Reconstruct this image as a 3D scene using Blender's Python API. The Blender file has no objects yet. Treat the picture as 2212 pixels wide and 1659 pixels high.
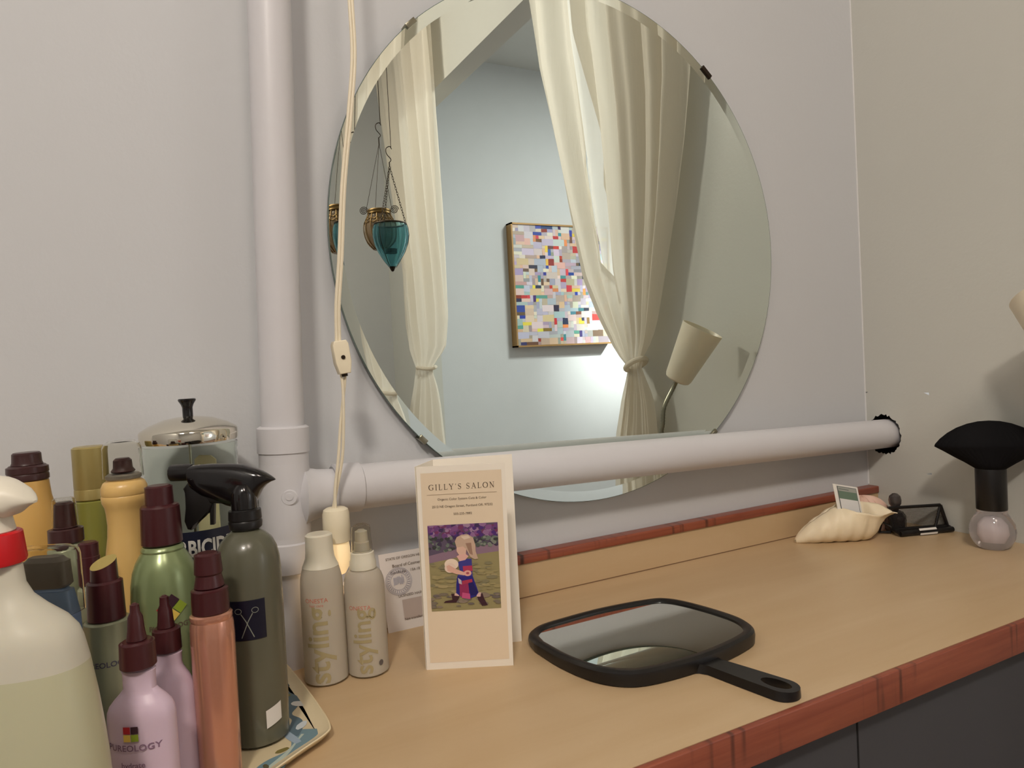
import bpy, bmesh, math, random
from mathutils import Vector, Matrix, noise
random.seed(7)
sc = bpy.context.scene
COL = sc.collection
# ------------------------------------------------------------------ camera
F, YAW, PIT, ROLL, DIST, HGT = 1536.42, 0.480446, -0.0290237, -0.0528697, 0.861593, 0.316965
IW, IH = 2212, 1659
FW = Vector((math.sin(YAW)*math.cos(PIT), math.cos(YAW)*math.cos(PIT), math.sin(PIT)))
_r = Vector((math.cos(YAW), -math.sin(YAW), 0)); _u = _r.cross(FW)
RT = math.cos(ROLL)*_r + math.sin(ROLL)*_u
UP = -math.sin(ROLL)*_r + math.cos(ROLL)*_u
EYE = Vector((0, -DIST, HGT))
cd = bpy.data.cameras.new('camera'); cam = bpy.data.objects.new('camera', cd); COL.objects.link(cam)
cam.matrix_world = Matrix(((RT.x, UP.x, -FW.x, EYE.x), (RT.y, UP.y, -FW.y, EYE.y), (RT.z, UP.z, -FW.z, EYE.z), (0, 0, 0, 1)))
cd.sensor_width = 36; cd.lens = F/IW*36; cd.clip_start = 0.02; cd.clip_end = 30
sc.camera = cam
# ------------------------------------------------------------------ view and world
sc.view_settings.view_transform = 'Standard'; sc.view_settings.look = 'None'
sc.view_settings.gamma = 1; sc.view_settings.use_curve_mapping = False
sc.view_settings.exposure = 0.24
w = bpy.data.worlds.new('world'); sc.world = w; w.use_nodes = True
w.node_tree.nodes['Background'].inputs[0].default_value = (0.5, 0.5, 0.5, 1)
w.node_tree.nodes['Background'].inputs[1].default_value = 0.02
# ------------------------------------------------------------------ lamps of the rooms
def lamp(name, kind, loc, power, color, size=.2, target=None, spot=None, blend=.5):
    l = bpy.data.lights.new(name, kind); l.energy = power; l.color = color
    if kind == 'AREA': l.shape = 'DISK'; l.size = size
    else: l.shadow_soft_size = size
    if spot: l.spot_size = math.radians(spot); l.spot_blend = blend
    o = bpy.data.objects.new(name, l); COL.objects.link(o); o.location = loc
    if target is not None:
        o.rotation_euler = (Vector(target)-Vector(loc)).to_track_quat('-Z', 'Y').to_euler()
    return o
lamp('ceiling_light', 'AREA', (-.66, -1.80, 1.97), 33, (1, .90, .79), .30, (-.25, -.3, .2))
lamp('ceiling_light', 'AREA', (.20, -1.70, 1.95), 15, (1, .85, .74), .55, (1.18, -1.15, .9))  # unseen soft fill, added to brighten the doorway header and curtains
lamp('ceiling_light', 'AREA', (2.6, -1.2, 1.97), 54, (1.0, .985, .96), .5)
lamp('wall_spotlight', 'SPOT', (3.45, -1.75, 1.50), 420, (1, .99, .97), .03, (2.84, -2.75, .66), 40, .95)

# ------------------------------------------------------------------ colour and materials
def srgb(r, g, b):
    f = lambda c: (c/255/12.92) if c <= 10 else ((c/255+.055)/1.055)**2.4
    return (f(r), f(g), f(b), 1)
def mat(name, col=(200, 200, 200), rough=.5, metal=0, spec=.5, trans=0, ior=1.45, coat=0, alpha=1, emit=None, es=0, sss=0, bump=0, bscale=60, var=0, vscale=8):
    m = bpy.data.materials.new(name); m.use_nodes = True
    nt = m.node_tree; b = nt.nodes['Principled BSDF']
    c = srgb(*col)
    b.inputs['Base Color'].default_value = c; b.inputs['Roughness'].default_value = rough
    b.inputs['Metallic'].default_value = metal; b.inputs['Specular IOR Level'].default_value = spec
    b.inputs['Transmission Weight'].default_value = trans; b.inputs['IOR'].default_value = ior
    b.inputs['Coat Weight'].default_value = coat; b.inputs['Alpha'].default_value = alpha
    if emit: b.inputs['Emission Color'].default_value = srgb(*emit); b.inputs['Emission Strength'].default_value = es
    if sss: b.inputs['Subsurface Weight'].default_value = sss; b.inputs['Subsurface Radius'].default_value = (.02, .015, .01); b.inputs['Subsurface Scale'].default_value = .3
    tc = nt.nodes.new('ShaderNodeTexCoord')
    if bump:
        n = nt.nodes.new('ShaderNodeTexNoise'); n.inputs['Scale'].default_value = bscale; n.inputs['Detail'].default_value = 4
        nt.links.new(tc.outputs['Object'], n.inputs['Vector'])
        bp = nt.nodes.new('ShaderNodeBump'); bp.inputs['Strength'].default_value = bump; bp.inputs['Distance'].default_value = .002
        nt.links.new(n.outputs['Fac'], bp.inputs['Height']); nt.links.new(bp.outputs['Normal'], b.inputs['Normal'])
    # a little procedural variation of the surface colour
    n2 = nt.nodes.new('ShaderNodeTexNoise'); n2.inputs['Scale'].default_value = vscale; n2.inputs['Detail'].default_value = 3
    nt.links.new(tc.outputs['Object'], n2.inputs['Vector'])
    mx = nt.nodes.new('ShaderNodeMix'); mx.data_type = 'RGBA'
    v = var if var else .03
    mx.inputs['A'].default_value = tuple(min(1, x*(1+v)) for x in c[:3])+(1,)
    mx.inputs['B'].default_value = tuple(x*(1-v) for x in c[:3])+(1,)
    nt.links.new(n2.outputs['Fac'], mx.inputs['Factor']); nt.links.new(mx.outputs['Result'], b.inputs['Base Color'])
    return m
def fabric(name, col, trans_share=.45, see=.0):
    m = bpy.data.materials.new(name); m.use_nodes = True; nt = m.node_tree; nt.nodes.clear()
    out = nt.nodes.new('ShaderNodeOutputMaterial'); d = nt.nodes.new('ShaderNodeBsdfDiffuse'); t = nt.nodes.new('ShaderNodeBsdfTranslucent')
    tr = nt.nodes.new('ShaderNodeBsdfTransparent'); m1 = nt.nodes.new('ShaderNodeMixShader'); m2 = nt.nodes.new('ShaderNodeMixShader')
    tc = nt.nodes.new('ShaderNodeTexCoord'); mp = nt.nodes.new('ShaderNodeMapping'); mp.inputs['Scale'].default_value = (40, 40, 2)
    n = nt.nodes.new('ShaderNodeTexNoise'); n.inputs['Scale'].default_value = 1.5; n.inputs['Detail'].default_value = 5
    nt.links.new(tc.outputs['Object'], mp.inputs['Vector']); nt.links.new(mp.outputs['Vector'], n.inputs['Vector'])
    bp = nt.nodes.new('ShaderNodeBump'); bp.inputs['Strength'].default_value = .25; bp.inputs['Distance'].default_value = .006
    nt.links.new(n.outputs['Fac'], bp.inputs['Height'])
    for s in (d, t): s.inputs['Color'].default_value = srgb(*col); nt.links.new(bp.outputs['Normal'], s.inputs['Normal'])
    m1.inputs[0].default_value = trans_share; m2.inputs[0].default_value = see
    nt.links.new(d.outputs[0], m1.inputs[1]); nt.links.new(t.outputs[0], m1.inputs[2])
    nt.links.new(m1.outputs[0], m2.inputs[1]); nt.links.new(tr.outputs[0], m2.inputs[2]); nt.links.new(m2.outputs[0], out.inputs[0])
    return m
def wood(name, c1, c2, scale=(1, 30, 30), rough=.35, dark=None):
    m = bpy.data.materials.new(name); m.use_nodes = True; nt = m.node_tree; b = nt.nodes['Principled BSDF']
    tc = nt.nodes.new('ShaderNodeTexCoord'); mp = nt.nodes.new('ShaderNodeMapping'); mp.inputs['Scale'].default_value = scale
    n = nt.nodes.new('ShaderNodeTexNoise'); n.inputs['Scale'].default_value = 2.2; n.inputs['Detail'].default_value = 7; n.inputs['Roughness'].default_value = .6; n.inputs['Distortion'].default_value = .6
    nt.links.new(tc.outputs['Object'], mp.inputs['Vector']); nt.links.new(mp.outputs['Vector'], n.inputs['Vector'])
    r = nt.nodes.new('ShaderNodeValToRGB'); r.color_ramp.elements[0].position = .3; r.color_ramp.elements[1].position = .7
    r.color_ramp.elements[0].color = srgb(*c1); r.color_ramp.elements[1].color = srgb(*c2)
    nt.links.new(n.outputs['Fac'], r.inputs['Fac'])
    src = r.outputs['Color']
    if dark:   # short dark flecks across the grain, in patches
        mp2 = nt.nodes.new('ShaderNodeMapping'); mp2.inputs['Scale'].default_value = (95, 4, 6)
        n2 = nt.nodes.new('ShaderNodeTexNoise'); n2.inputs['Scale'].default_value = 1.0; n2.inputs['Detail'].default_value = 1
        n3 = nt.nodes.new('ShaderNodeTexNoise'); n3.inputs['Scale'].default_value = 6
        nt.links.new(tc.outputs['Object'], mp2.inputs['Vector']); nt.links.new(mp2.outputs['Vector'], n2.inputs['Vector']); nt.links.new(tc.outputs['Object'], n3.inputs['Vector'])
        r2 = nt.nodes.new('ShaderNodeValToRGB'); r2.color_ramp.elements[0].position = .55; r2.color_ramp.elements[1].position = .72
        r3 = nt.nodes.new('ShaderNodeValToRGB'); r3.color_ramp.elements[0].position = .48; r3.color_ramp.elements[1].position = .58
        nt.links.new(n2.outputs['Fac'], r2.inputs['Fac']); nt.links.new(n3.outputs['Fac'], r3.inputs['Fac'])
        mu = nt.nodes.new('ShaderNodeMath'); mu.operation = 'MULTIPLY'; nt.links.new(r2.outputs['Color'], mu.inputs[0]); nt.links.new(r3.outputs['Color'], mu.inputs[1])
        mx = nt.nodes.new('ShaderNodeMix'); mx.data_type = 'RGBA'; mx.inputs['B'].default_value = srgb(*dark)
        nt.links.new(mu.outputs[0], mx.inputs['Factor']); nt.links.new(src, mx.inputs['A']); src = mx.outputs['Result']
    nt.links.new(src, b.inputs['Base Color']); b.inputs['Roughness'].default_value = rough
    return m
def paint_mat(name, rough=.5, trans=0):
    m = bpy.data.materials.new(name); m.use_nodes = True; nt = m.node_tree; b = nt.nodes['Principled BSDF']
    a = nt.nodes.new('ShaderNodeVertexColor'); a.layer_name = 'Col'
    nt.links.new(a.outputs['Color'], b.inputs['Base Color']); b.inputs['Roughness'].default_value = rough
    b.inputs['Specular IOR Level'].default_value = .3
    return m
WALL = mat('wall_paint', (199, 201, 204), .75, spec=.25, bump=.12, bscale=140, var=.02, vscale=2)
WALLR = mat('wall_paint_side', (200, 200, 193), .42, spec=.4, bump=.12, bscale=140, var=.025, vscale=3)
WALLB = mat('wall_paint_blue', (204, 206, 207), .7, spec=.25, bump=.1, bscale=140)
CEIL = mat('ceiling_paint', (205, 207, 205), .85)
FLOOR = wood('floor_wood', (92, 66, 46), (122, 92, 66), (2, 30, 1), .4)
PIPE = mat('painted_pipe', (205, 204, 208), .38, spec=.45, bump=.1, bscale=60)
BIRCH = wood('birch_laminate', (188, 160, 122), (198, 172, 136), (1.2, 9, 9), .34)
REDWOOD = wood('reddish_hardwood', (128, 62, 44), (152, 82, 58), (3, 40, 60), .38, dark=(70, 36, 28))
CAB = mat('charcoal_laminate', (68, 68, 72), .5)
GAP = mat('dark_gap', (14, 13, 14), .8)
MIRROR = mat('mirror_glass', (226, 234, 229), .0, metal=1, var=.002)
MIRRORE = mat('mirror_glass_edge', (86, 104, 96), .25)
BLACKP = mat('black_plastic', (22, 20, 20), .32, spec=.5)
BLACKG = mat('black_gloss_plastic', (18, 15, 16), .16, coat=.3)
DARKM = mat('dark_metal', (52, 42, 32), .45, metal=.7)
BRASS = mat('aged_brass', (120, 95, 55), .4, metal=.8)
STEEL = mat('brushed_steel', (150, 146, 128), .28, metal=1)
CHROME = mat('chrome', (226, 220, 205), .06, metal=1, var=.002)
MAROON = mat('maroon_plastic', (66, 29, 32), .3, spec=.5)
BROWNC = mat('dark_brown_plastic', (60, 34, 34), .3, spec=.5)
CREAM = mat('cream_plastic', (232, 222, 196), .4)
CORD = mat('cream_cord', (226, 216, 192), .5)
CURT = fabric('cream_curtain_cloth', (238, 231, 217), .38, .02)
SHEER = fabric('sheer_curtain_cloth', (246, 243, 236), .62, .14)
PAPER = mat('cream_paper', (244, 236, 222), .6, sss=.1)
PAINT = paint_mat('printed_colours', .55)
PAINTG = paint_mat('printed_gloss_colours', .35)

# ------------------------------------------------------------------ mesh helpers
def fin(bm, smooth=True):
    bmesh.ops.recalc_face_normals(bm, faces=bm.faces)
    for f in bm.faces: f.smooth = smooth
    return bm
def obj(name, bm, m, parent=None, smooth=True, ang=35, off=None):
    """ONE mesh object from world-space geometry; children of a thing are shifted to the thing's origin"""
    bmesh.ops.recalc_face_normals(bm, faces=bm.faces)
    root = parent
    while root is not None and root.parent is not None: root = root.parent
    o_ = Vector(root.location) if root is not None else (Vector(off) if off is not None else Vector((0, 0, 0)))
    bmesh.ops.translate(bm, verts=bm.verts, vec=-o_)
    me = bpy.data.meshes.new(name); bm.to_mesh(me); bm.free()
    if smooth:
        for p in me.polygons: p.use_smooth = True
        if ang < 180: me.set_sharp_from_angle(angle=math.radians(ang))
    for x in (m if isinstance(m, (list, tuple)) else [m]): me.materials.append(x)
    o = bpy.data.objects.new(name, me); COL.objects.link(o)
    if parent is not None: o.parent = parent
    elif off is not None: o.location = off
    return o
def thing(name, label, cat, loc, group=None):
    o = bpy.data.objects.new(name, None); COL.objects.link(o); o.location = loc; o.empty_display_size = .02
    return tag(o, label, cat, group)
def tag(o, label, cat, group=None):
    o['label'] = label; o['category'] = cat
    if group: o['group'] = group
    return o
def struct(name, bm, m, **k):
    o = obj(name, bm, m, **k); o['kind'] = 'structure'; return o
def box(bm, x0, y0, z0, x1, y1, z1, bev=0):
    vs = [bm.verts.new((x, y, z)) for x in (x0, x1) for y in (y0, y1) for z in (z0, z1)]
    idx = [(0, 1, 3, 2), (4, 6, 7, 5), (0, 4, 5, 1), (2, 3, 7, 6), (0, 2, 6, 4), (1, 5, 7, 3)]
    fs = [bm.faces.new([vs[i] for i in f]) for f in idx]
    if bev:
        es = list({e for f in fs for e in f.edges})
        bmesh.ops.bevel(bm, geom=es, offset=bev, segments=3, profile=.5, affect='EDGES')
    return bm
def nb(): return bmesh.new()
def lathe(bm, prof, loc, seg=48, ys=1.0, ang=0, axis=None, rib=0, ribn=0, power=2.0):
    """prof = [(r, h)]; loc = origin; ys squashes the section (ang = direction of the wide side)"""
    loc = Vector(loc); rings = []
    M = Matrix.Identity(3)
    if axis is not None: M = Vector((0, 0, 1)).rotation_difference(Vector(axis).normalized()).to_matrix()
    ca, sa = math.cos(ang), math.sin(ang)
    for r, h in prof:
        if r < 1e-6: rings.append([bm.verts.new(loc+M @ Vector((0, 0, h)))]); continue
        ring = []
        for k in range(seg):
            t = 2*math.pi*k/seg; rr = r*(1+rib*math.cos(ribn*t))
            c, s = math.cos(t), math.sin(t)
            if power != 2.0: c, s = math.copysign(abs(c)**(2/power), c), math.copysign(abs(s)**(2/power), s)
            x, y = rr*c, rr*s*ys
            ring.append(bm.verts.new(loc+M @ Vector((x*ca-y*sa, x*sa+y*ca, h))))
        rings.append(ring)
    for a, b in zip(rings, rings[1:]):
        if len(a) == 1 and len(b) == 1: continue
        for k in range(seg):
            k2 = (k+1) % seg
            if len(a) == 1: bm.faces.new((a[0], b[k], b[k2]))
            elif len(b) == 1: bm.faces.new((a[k], b[0], a[k2]))
            else: bm.faces.new((a[k], b[k], b[k2], a[k2]))
    for ring, fl in ((rings[0], 0), (rings[-1], 1)):
        if len(ring) > 1:
            try: bm.faces.new(ring if fl else ring[::-1])
            except Exception: pass
    return bm
def spline(pts, n=8):
    P = [Vector(p) for p in pts]; P = [2*P[0]-P[1]]+P+[2*P[-1]-P[-2]]; out = []
    for i in range(1, len(P)-2):
        a, b, c, d = P[i-1:i+3]
        for k in range(n):
            t = k/n; out.append(.5*((2*b)+(c-a)*t+(2*a-5*b+4*c-d)*t*t+(3*b-a-3*c+d)*t**3))
    out.append(P[-2]); return out
def tube(bm, pts, r, seg=12, closed=False, caps=True, flat=1.0, side=None):
    P = [Vector(p) for p in pts]; n = len(P); rings = []
    rr = r if isinstance(r, (list, tuple)) else [r]*n
    N = None
    for i in range(n):
        if closed: T = (P[(i+1) % n]-P[i-1]).normalized()
        else: T = (P[min(i+1, n-1)]-P[max(i-1, 0)]).normalized()
        if side is not None: N = (Vector(side)-T*T.dot(Vector(side))).normalized()
        elif N is None:
            N = T.orthogonal().normalized()
        else: N = (N-T*T.dot(N)).normalized()
        B = T.cross(N)
        rings.append([bm.verts.new(P[i]+rr[i]*(math.cos(2*math.pi*k/seg)*N+flat*math.sin(2*math.pi*k/seg)*B)) for k in range(seg)])
    m = n if closed else n-1
    for i in range(m):
        a, b = rings[i], rings[(i+1) % n]
        for k in range(seg): bm.faces.new((a[k], a[(k+1) % seg], b[(k+1) % seg], b[k]))
    if not closed and caps: bm.faces.new(rings[0][::-1]); bm.faces.new(rings[-1])
    return bm
def prism(bm, poly, O, U, V, N, t0, t1, bev=0):
    """poly in (u, v) along world vectors U, V from O, extruded along N from t0 to t1"""
    O, U, V, N = Vector(O), Vector(U), Vector(V), Vector(N)
    a = [bm.verts.new(O+U*u+V*v+N*t0) for u, v in poly]; b = [bm.verts.new(O+U*u+V*v+N*t1) for u, v in poly]
    n = len(poly); f1 = bm.faces.new(a[::-1]); f2 = bm.faces.new(b); fs = [f1, f2]
    for i in range(n): fs.append(bm.faces.new((a[i], a[(i+1) % n], b[(i+1) % n], b[i])))
    if bev:
        bmesh.ops.bevel(bm, geom=list(set(f1.edges) | set(f2.edges)), offset=bev, segments=3, profile=.5, affect='EDGES')
    return bm
def text_bm(s, size, bold=0, space=1.0, align='CENTER'):
    cu = bpy.data.curves.new('t', 'FONT'); cu.body = s; cu.size = size; cu.align_x = align; cu.align_y = 'CENTER'; cu.space_character = space; cu.offset = bold; cu.resolution_u = 3
    o = bpy.data.objects.new('t', cu); COL.objects.link(o)
    dg = bpy.context.evaluated_depsgraph_get(); dg.update()
    me = bpy.data.meshes.new_from_object(o.evaluated_get(dg)); bm = nb(); bm.from_mesh(me)
    bpy.data.objects.remove(o); bpy.data.curves.remove(cu); bpy.data.meshes.remove(me)
    return bm
def slice_bm(bm, step=.0012):
    xs = [v.co.x for v in bm.verts]; ys_ = [v.co.y for v in bm.verts]
    for ax_, lo, hi in ((0, min(xs), max(xs)), (1, min(ys_), max(ys_))):
        n = int((hi-lo)/step)
        for k in range(1, n):
            co = [0, 0, 0]; co[ax_] = lo+(hi-lo)*k/n; no = [0, 0, 0]; no[ax_] = 1
            bmesh.ops.bisect_plane(bm, geom=list(bm.verts)+list(bm.edges)+list(bm.faces), plane_co=co, plane_no=no)
def text_on(name, s, size, O, U, V, parent, m, bold=0, space=1.0, eps=.0003, align='CENTER'):
    O, U, V = Vector(O), Vector(U).normalized(), Vector(V).normalized(); N = U.cross(V)
    bm = text_bm(s, size, bold, space, align)
    for v in bm.verts: v.co = O+U*v.co.x+V*v.co.y+N*eps
    return obj(name, bm, m, parent, smooth=False)
def wrap_text(name, s, size, c, r, z, ang, parent, m, bold=0, space=1.0, vert=False, ys=1.0, wide=0, eps=.0003, sx=1.0):
    """lettering wrapped round a (maybe squashed) bottle: c centre, ang facing angle in plan"""
    bm = text_bm(s, size, bold, space)
    slice_bm(bm)
    for v in bm.verts:
        x, y = (-v.co.y, v.co.x) if vert else (v.co.x*sx, v.co.y)
        v.co = wrapped(c, r, z+y, x, ang, ys, wide, eps)
    return obj(name, bm, m, parent, smooth=False)
def wrapped(c, r, z, x, ang, ys=1.0, wide=0, eps=.0003):
    if ys == 1.0:
        t = ang+x/r; return Vector((c[0]+(r+eps)*math.cos(t), c[1]+(r+eps)*math.sin(t), z))
    # squashed: wide axis direction `wide`; the face looks towards wide-90deg
    u = max(-.98, min(.98, x/r)); W = Vector((math.cos(wide), math.sin(wide), 0)); D = Vector((math.sin(wide), -math.cos(wide), 0))
    return Vector((c[0], c[1], z))+W*x+D*(r*ys*math.sqrt(1-u*u)+eps)
def decal(name, shapes, O, U, V, parent, m=None, eps=.0002, step=.00006, mapf=None):
    """flat print: shapes = [(polygon in (u, v), colour)] laid over one another on the real flat thing"""
    bm = nb(); cl = bm.loops.layers.float_color.new('Col')
    O, U, V = Vector(O), Vector(U), Vector(V); N = U.cross(V).normalized()
    for i, (poly, c) in enumerate(shapes):
        e = eps+step*i
        vs = [bm.verts.new(mapf(u, v, e) if mapf else O+U*u+V*v+N*e) for u, v in poly]
        try: f = bm.faces.new(vs)
        except Exception: continue
        for l in f.loops: l[cl] = srgb(*c)
    me = bpy.data.meshes.new(name)
    root = parent
    while root is not None and root.parent is not None: root = root.parent
    if root is not None: bmesh.ops.translate(bm, verts=bm.verts, vec=-Vector(root.location))
    bm.to_mesh(me); bm.free(); me.materials.append(m or PAINT)
    o = bpy.data.objects.new(name, me); COL.objects.link(o); o.parent = parent
    return o
def blob(cx, cy, rx, ry, n=14, rot=0, jit=0):
    return [(cx+(rx*math.cos(a)*math.cos(rot)-ry*math.sin(a)*math.sin(rot))*(1+jit*random.uniform(-1, 1)), cy+(rx*math.cos(a)*math.sin(rot)+ry*math.sin(a)*math.cos(rot))*(1+jit*random.uniform(-1, 1))) for a in [2*math.pi*k/n for k in range(n)]]
def ray(px, py): return FW+((px-IW/2)/F)*RT-((py-IH/2)/F)*UP
def at(px, py, depth): return EYE+ray(px, py)*depth
def depth_of(P): return (Vector(P)-EYE).dot(FW)
def zat(x, y, py):
    """height above the counter at plan (x, y) that the eye sees on row py"""
    lo, hi = -1.0, 2.0
    for _ in range(50):
        m = (lo+hi)/2; v = Vector((x, y, m))-EYE
        if IH/2-F*v.dot(UP)/v.dot(FW) > py: lo = m
        else: hi = m
    return lo
FACE = math.atan2(-FW.y, -FW.x)        # plan direction from a bottle towards the viewer
WIDE = math.atan2(RT.y, RT.x)
def face(c): return math.atan2(EYE.y-c[1], EYE.x-c[0])      # direction from a bottle towards the viewer
class Bottle:
    """keeps the measured proportions of one container standing at (x, y)"""
    def __init__(s, x, y, base=0): s.x, s.y, s.base = x, y, base; s.k = depth_of((x, y, .1))/F
    def z(s, py): return zat(s.x, s.y, py)
    def prof(s, pts): return [(hw*s.k, s.z(py)) for py, hw in pts]
    def c(s): return (s.x, s.y, 0)
def capped(pr, rnd=.0012):
    """closes a profile with soft end edges"""
    (r0, z0), (r1, z1) = pr[0], pr[-1]; d0 = 1 if pr[1][1] > z0 else -1
    return [(0, z0), (max(r0-rnd, 0), z0), (r0, z0+rnd*d0)]+pr[1:-1]+[(r1, z1-rnd*d0), (max(r1-rnd, 0), z1), (0, z1)]

# ------------------------------------------------------------------ the room
XR, ZF, ZC, YB, XL = 1.1815, -.80, 2.0, -2.75, -1.15
XO = 4.0
b = nb(); box(b, XL, 0, ZF, XO, .12, ZC); struct('wall_front', b, WALL)
b = nb(); box(b, XL, YB-.12, ZF, XO, YB, ZC); struct('wall_back', b, WALLB)
b = nb(); box(b, XL-.12, YB-.12, ZF, XL, .12, ZC); struct('wall_left', b, WALL)
b = nb(); box(b, XO, YB-.12, ZF, XO+.12, .12, ZC); struct('wall_far_right', b, WALLB)
b = nb(); box(b, XL-.12, YB-.12, ZF-.1, XO+.12, .12, ZF); struct('floor', b, FLOOR)
b = nb(); box(b, XL-.12, YB-.12, ZC, XO+.12, .12, ZC+.1); struct('ceiling', b, CEIL)
# right wall, with the opening to the next room and the ragged hole round the pipe
TW = .085
b = nb()
box(b, XR, -.69, ZF, XR+TW, -.12, ZC); box(b, XR, -.60, ZF, XR+TW, -2.33, ZF+.0005)
box(b, XR, YB, ZF, XR+TW, -2.30, ZC); box(b, XR, -2.30, 1.50, XR+TW, -.69, ZC)
box(b, XR, -.12, ZF, XR+TW, 0, .09); box(b, XR, -.12, .23, XR+TW, 0, ZC)
hc = Vector((XR, -.034, .1535)); n = 72; inner = []; outer = []; back = []
for k in range(n):
    t = 2*math.pi*k/n; r = .0325+random.uniform(-.0012, .0028)
    y, z = hc.y+r*math.cos(t), hc.z+r*1.06*math.sin(t); y = min(y, -.0012)
    inner.append(b.verts.new((XR, y, z))); back.append(b.verts.new((XR+.07, y, z)))
    c, s = math.cos(t), math.sin(t); m_ = []
    if c > 1e-6: m_.append((0-hc.y)/c)
    if c < -1e-6: m_.append((-.12-hc.y)/c)
    if s > 1e-6: m_.append((.23-hc.z)/s)
    if s < -1e-6: m_.append((.09-hc.z)/s)
    d = min(m_); outer.append(b.verts.new((XR, hc.y+d*c, hc.z+d*s)))
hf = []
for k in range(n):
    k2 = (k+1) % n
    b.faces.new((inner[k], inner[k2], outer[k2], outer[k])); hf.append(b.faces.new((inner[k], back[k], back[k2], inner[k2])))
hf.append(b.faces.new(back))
for f in hf: f.material_index = 1  # hole lining coloured near black, the cavity's shade painted in
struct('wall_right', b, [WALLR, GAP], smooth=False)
b = nb(); tube(b, [(XR-.0002, -.0002, .06), (XR-.0002, -.0002, ZC)], .0016, 8); struct('trim_1', b, mat('paint_bead', (214, 214, 214), .4))
b = nb(); box(b, -1.0, -.404, ZF, XR-.001, -.002, -.033); box(b, .593, -.4048, ZF, .5945, -.4035, -.034)
for f in b.faces:
    if f.calc_center_median().y < -.4039 and f.calc_area() < .01: f.material_index = 0
cab = obj('base_cabinet', b, CAB, smooth=False); tag(cab, 'dark charcoal base cabinet under the birch counter', 'cabinet')
# seam between the two doors
b = nb(); box(b, .5905, -.4085, ZF+.1, .5925, -.4035, -.034); obj('door_gap', b, GAP, cab, smooth=False)
b = nb(); box(b, -.40, -.408, ZF+.1, .5905, -.404, -.035); d = obj('door', b, CAB, cab, smooth=False)
b = nb(); box(b, .5925, -.408, ZF+.1, XR-.01, -.404, -.035); d = obj('door', b, CAB, cab, smooth=False)

# counter
t = thing('countertop', 'long pale birch counter top with a reddish wood front edge', 'counter', (.2, -.2, 0))
b = nb(); box(b, -1.0, -.4175, -.032, XR-.0005, -.0005, 0); obj('worktop', b, BIRCH, t, smooth=False)
b = nb(); box(b, -1.0, -.4238, -.0345, XR-.0005, -.4175, 0, .0012); obj('front_edging', b, REDWOOD, t); t.children[-1]['label'] = 'reddish hardwood strip on the front edge'
t = thing('backsplash', 'low birch backsplash board with reddish cap strip, under the drain pipe', 'backsplash', (.2, -.01, .0003))
b = nb(); box(b, -1.0, -.019, .0004, XR-.0006, -.0005, .046); obj('splash_board', b, BIRCH, t, smooth=False)
b = nb(); box(b, -1.0, -.022, .046, XR-.0006, -.0005, .0585, .002); o = obj('backsplash_cap', b, REDWOOD, t); o['label'] = 'reddish wood cap along the backsplash'
b = nb(); box(b, -1.0, -.0197, 0, XR-.001, -.019, .0012); obj('joint_strip', b, mat('joint_brown', (120, 92, 66), .8), t, smooth=False)  # thin brown strip along the foot of the backsplash

# drain pipe
PT, PBm = Vector((.1485, -.055, .73)), Vector((.1275, -.055, 0))
dirv = (PT-PBm).normalized(); vx = lambda z: PBm+dirv*(z/dirv.z)
t = thing('drain_pipe', 'white painted drain pipe with a tee, one leg running right into the wall hole', 'pipe', (.1275, -.055, 0))
b = nb(); tube(b, [vx(0), vx(.11)], .0225, 40); tube(b, [vx(.25), vx(1.999)], .0228, 40); obj('vertical_pipe', b, PIPE, t)
H0, H1 = Vector((.155, -.055, .1865)), Vector((1.225, -.034, .1535))
hd = (H1-H0).normalized()
b = nb(); tube(b, [H0+hd*.03, H1], .0258, 48); obj('horizontal_pipe', b, PIPE, t)
b = nb()
def collar(b, A, B, r, ax): lathe(b, [(r-.003, 0), (r, .0015), (r, (B-A).length-.002), (r-.003, (B-A).length)], A, 40, axis=ax)
collar(b, vx(.232), vx(.262), .0275, dirv); collar(b, vx(.103), vx(.137), .0285, dirv)
tube(b, [vx(.125), vx(.245)], .0262, 40)
A0_ = vx(.184)
lathe(b, [(.012, .002), (.0345, .018), (.0315, .0225), (.0290, .028), (.0272, .035), (.0264, .045), (.0262, .062), (.0, .062)], A0_, 44, axis=hd)
lathe(b, [(.0262, -.040), (.0268, -.030), (.0275, .0), (.0268, .030), (.0262, .040)], vx(.182), 44, axis=dirv)
collar(b, H0+hd*.030, H0+hd*.062, .0282, hd)
obj('tee_fitting', b, PIPE, t)
b = nb(); lathe(b, [(.0085, -.002), (.0085, .002), (.0075, .0028), (0, .0028)], vx(.187)+Vector((.000, -.0255, 0)), 28, axis=(-.2, -1, 0)); lathe(b, [(.004, 0), (.004, .0015), (0, .0018)], vx(.188)+Vector((-.0004, -.0275, 0)), 16, axis=(-.2, -1, 0)); obj('moulded_boss', b, PIPE, t)

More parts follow.
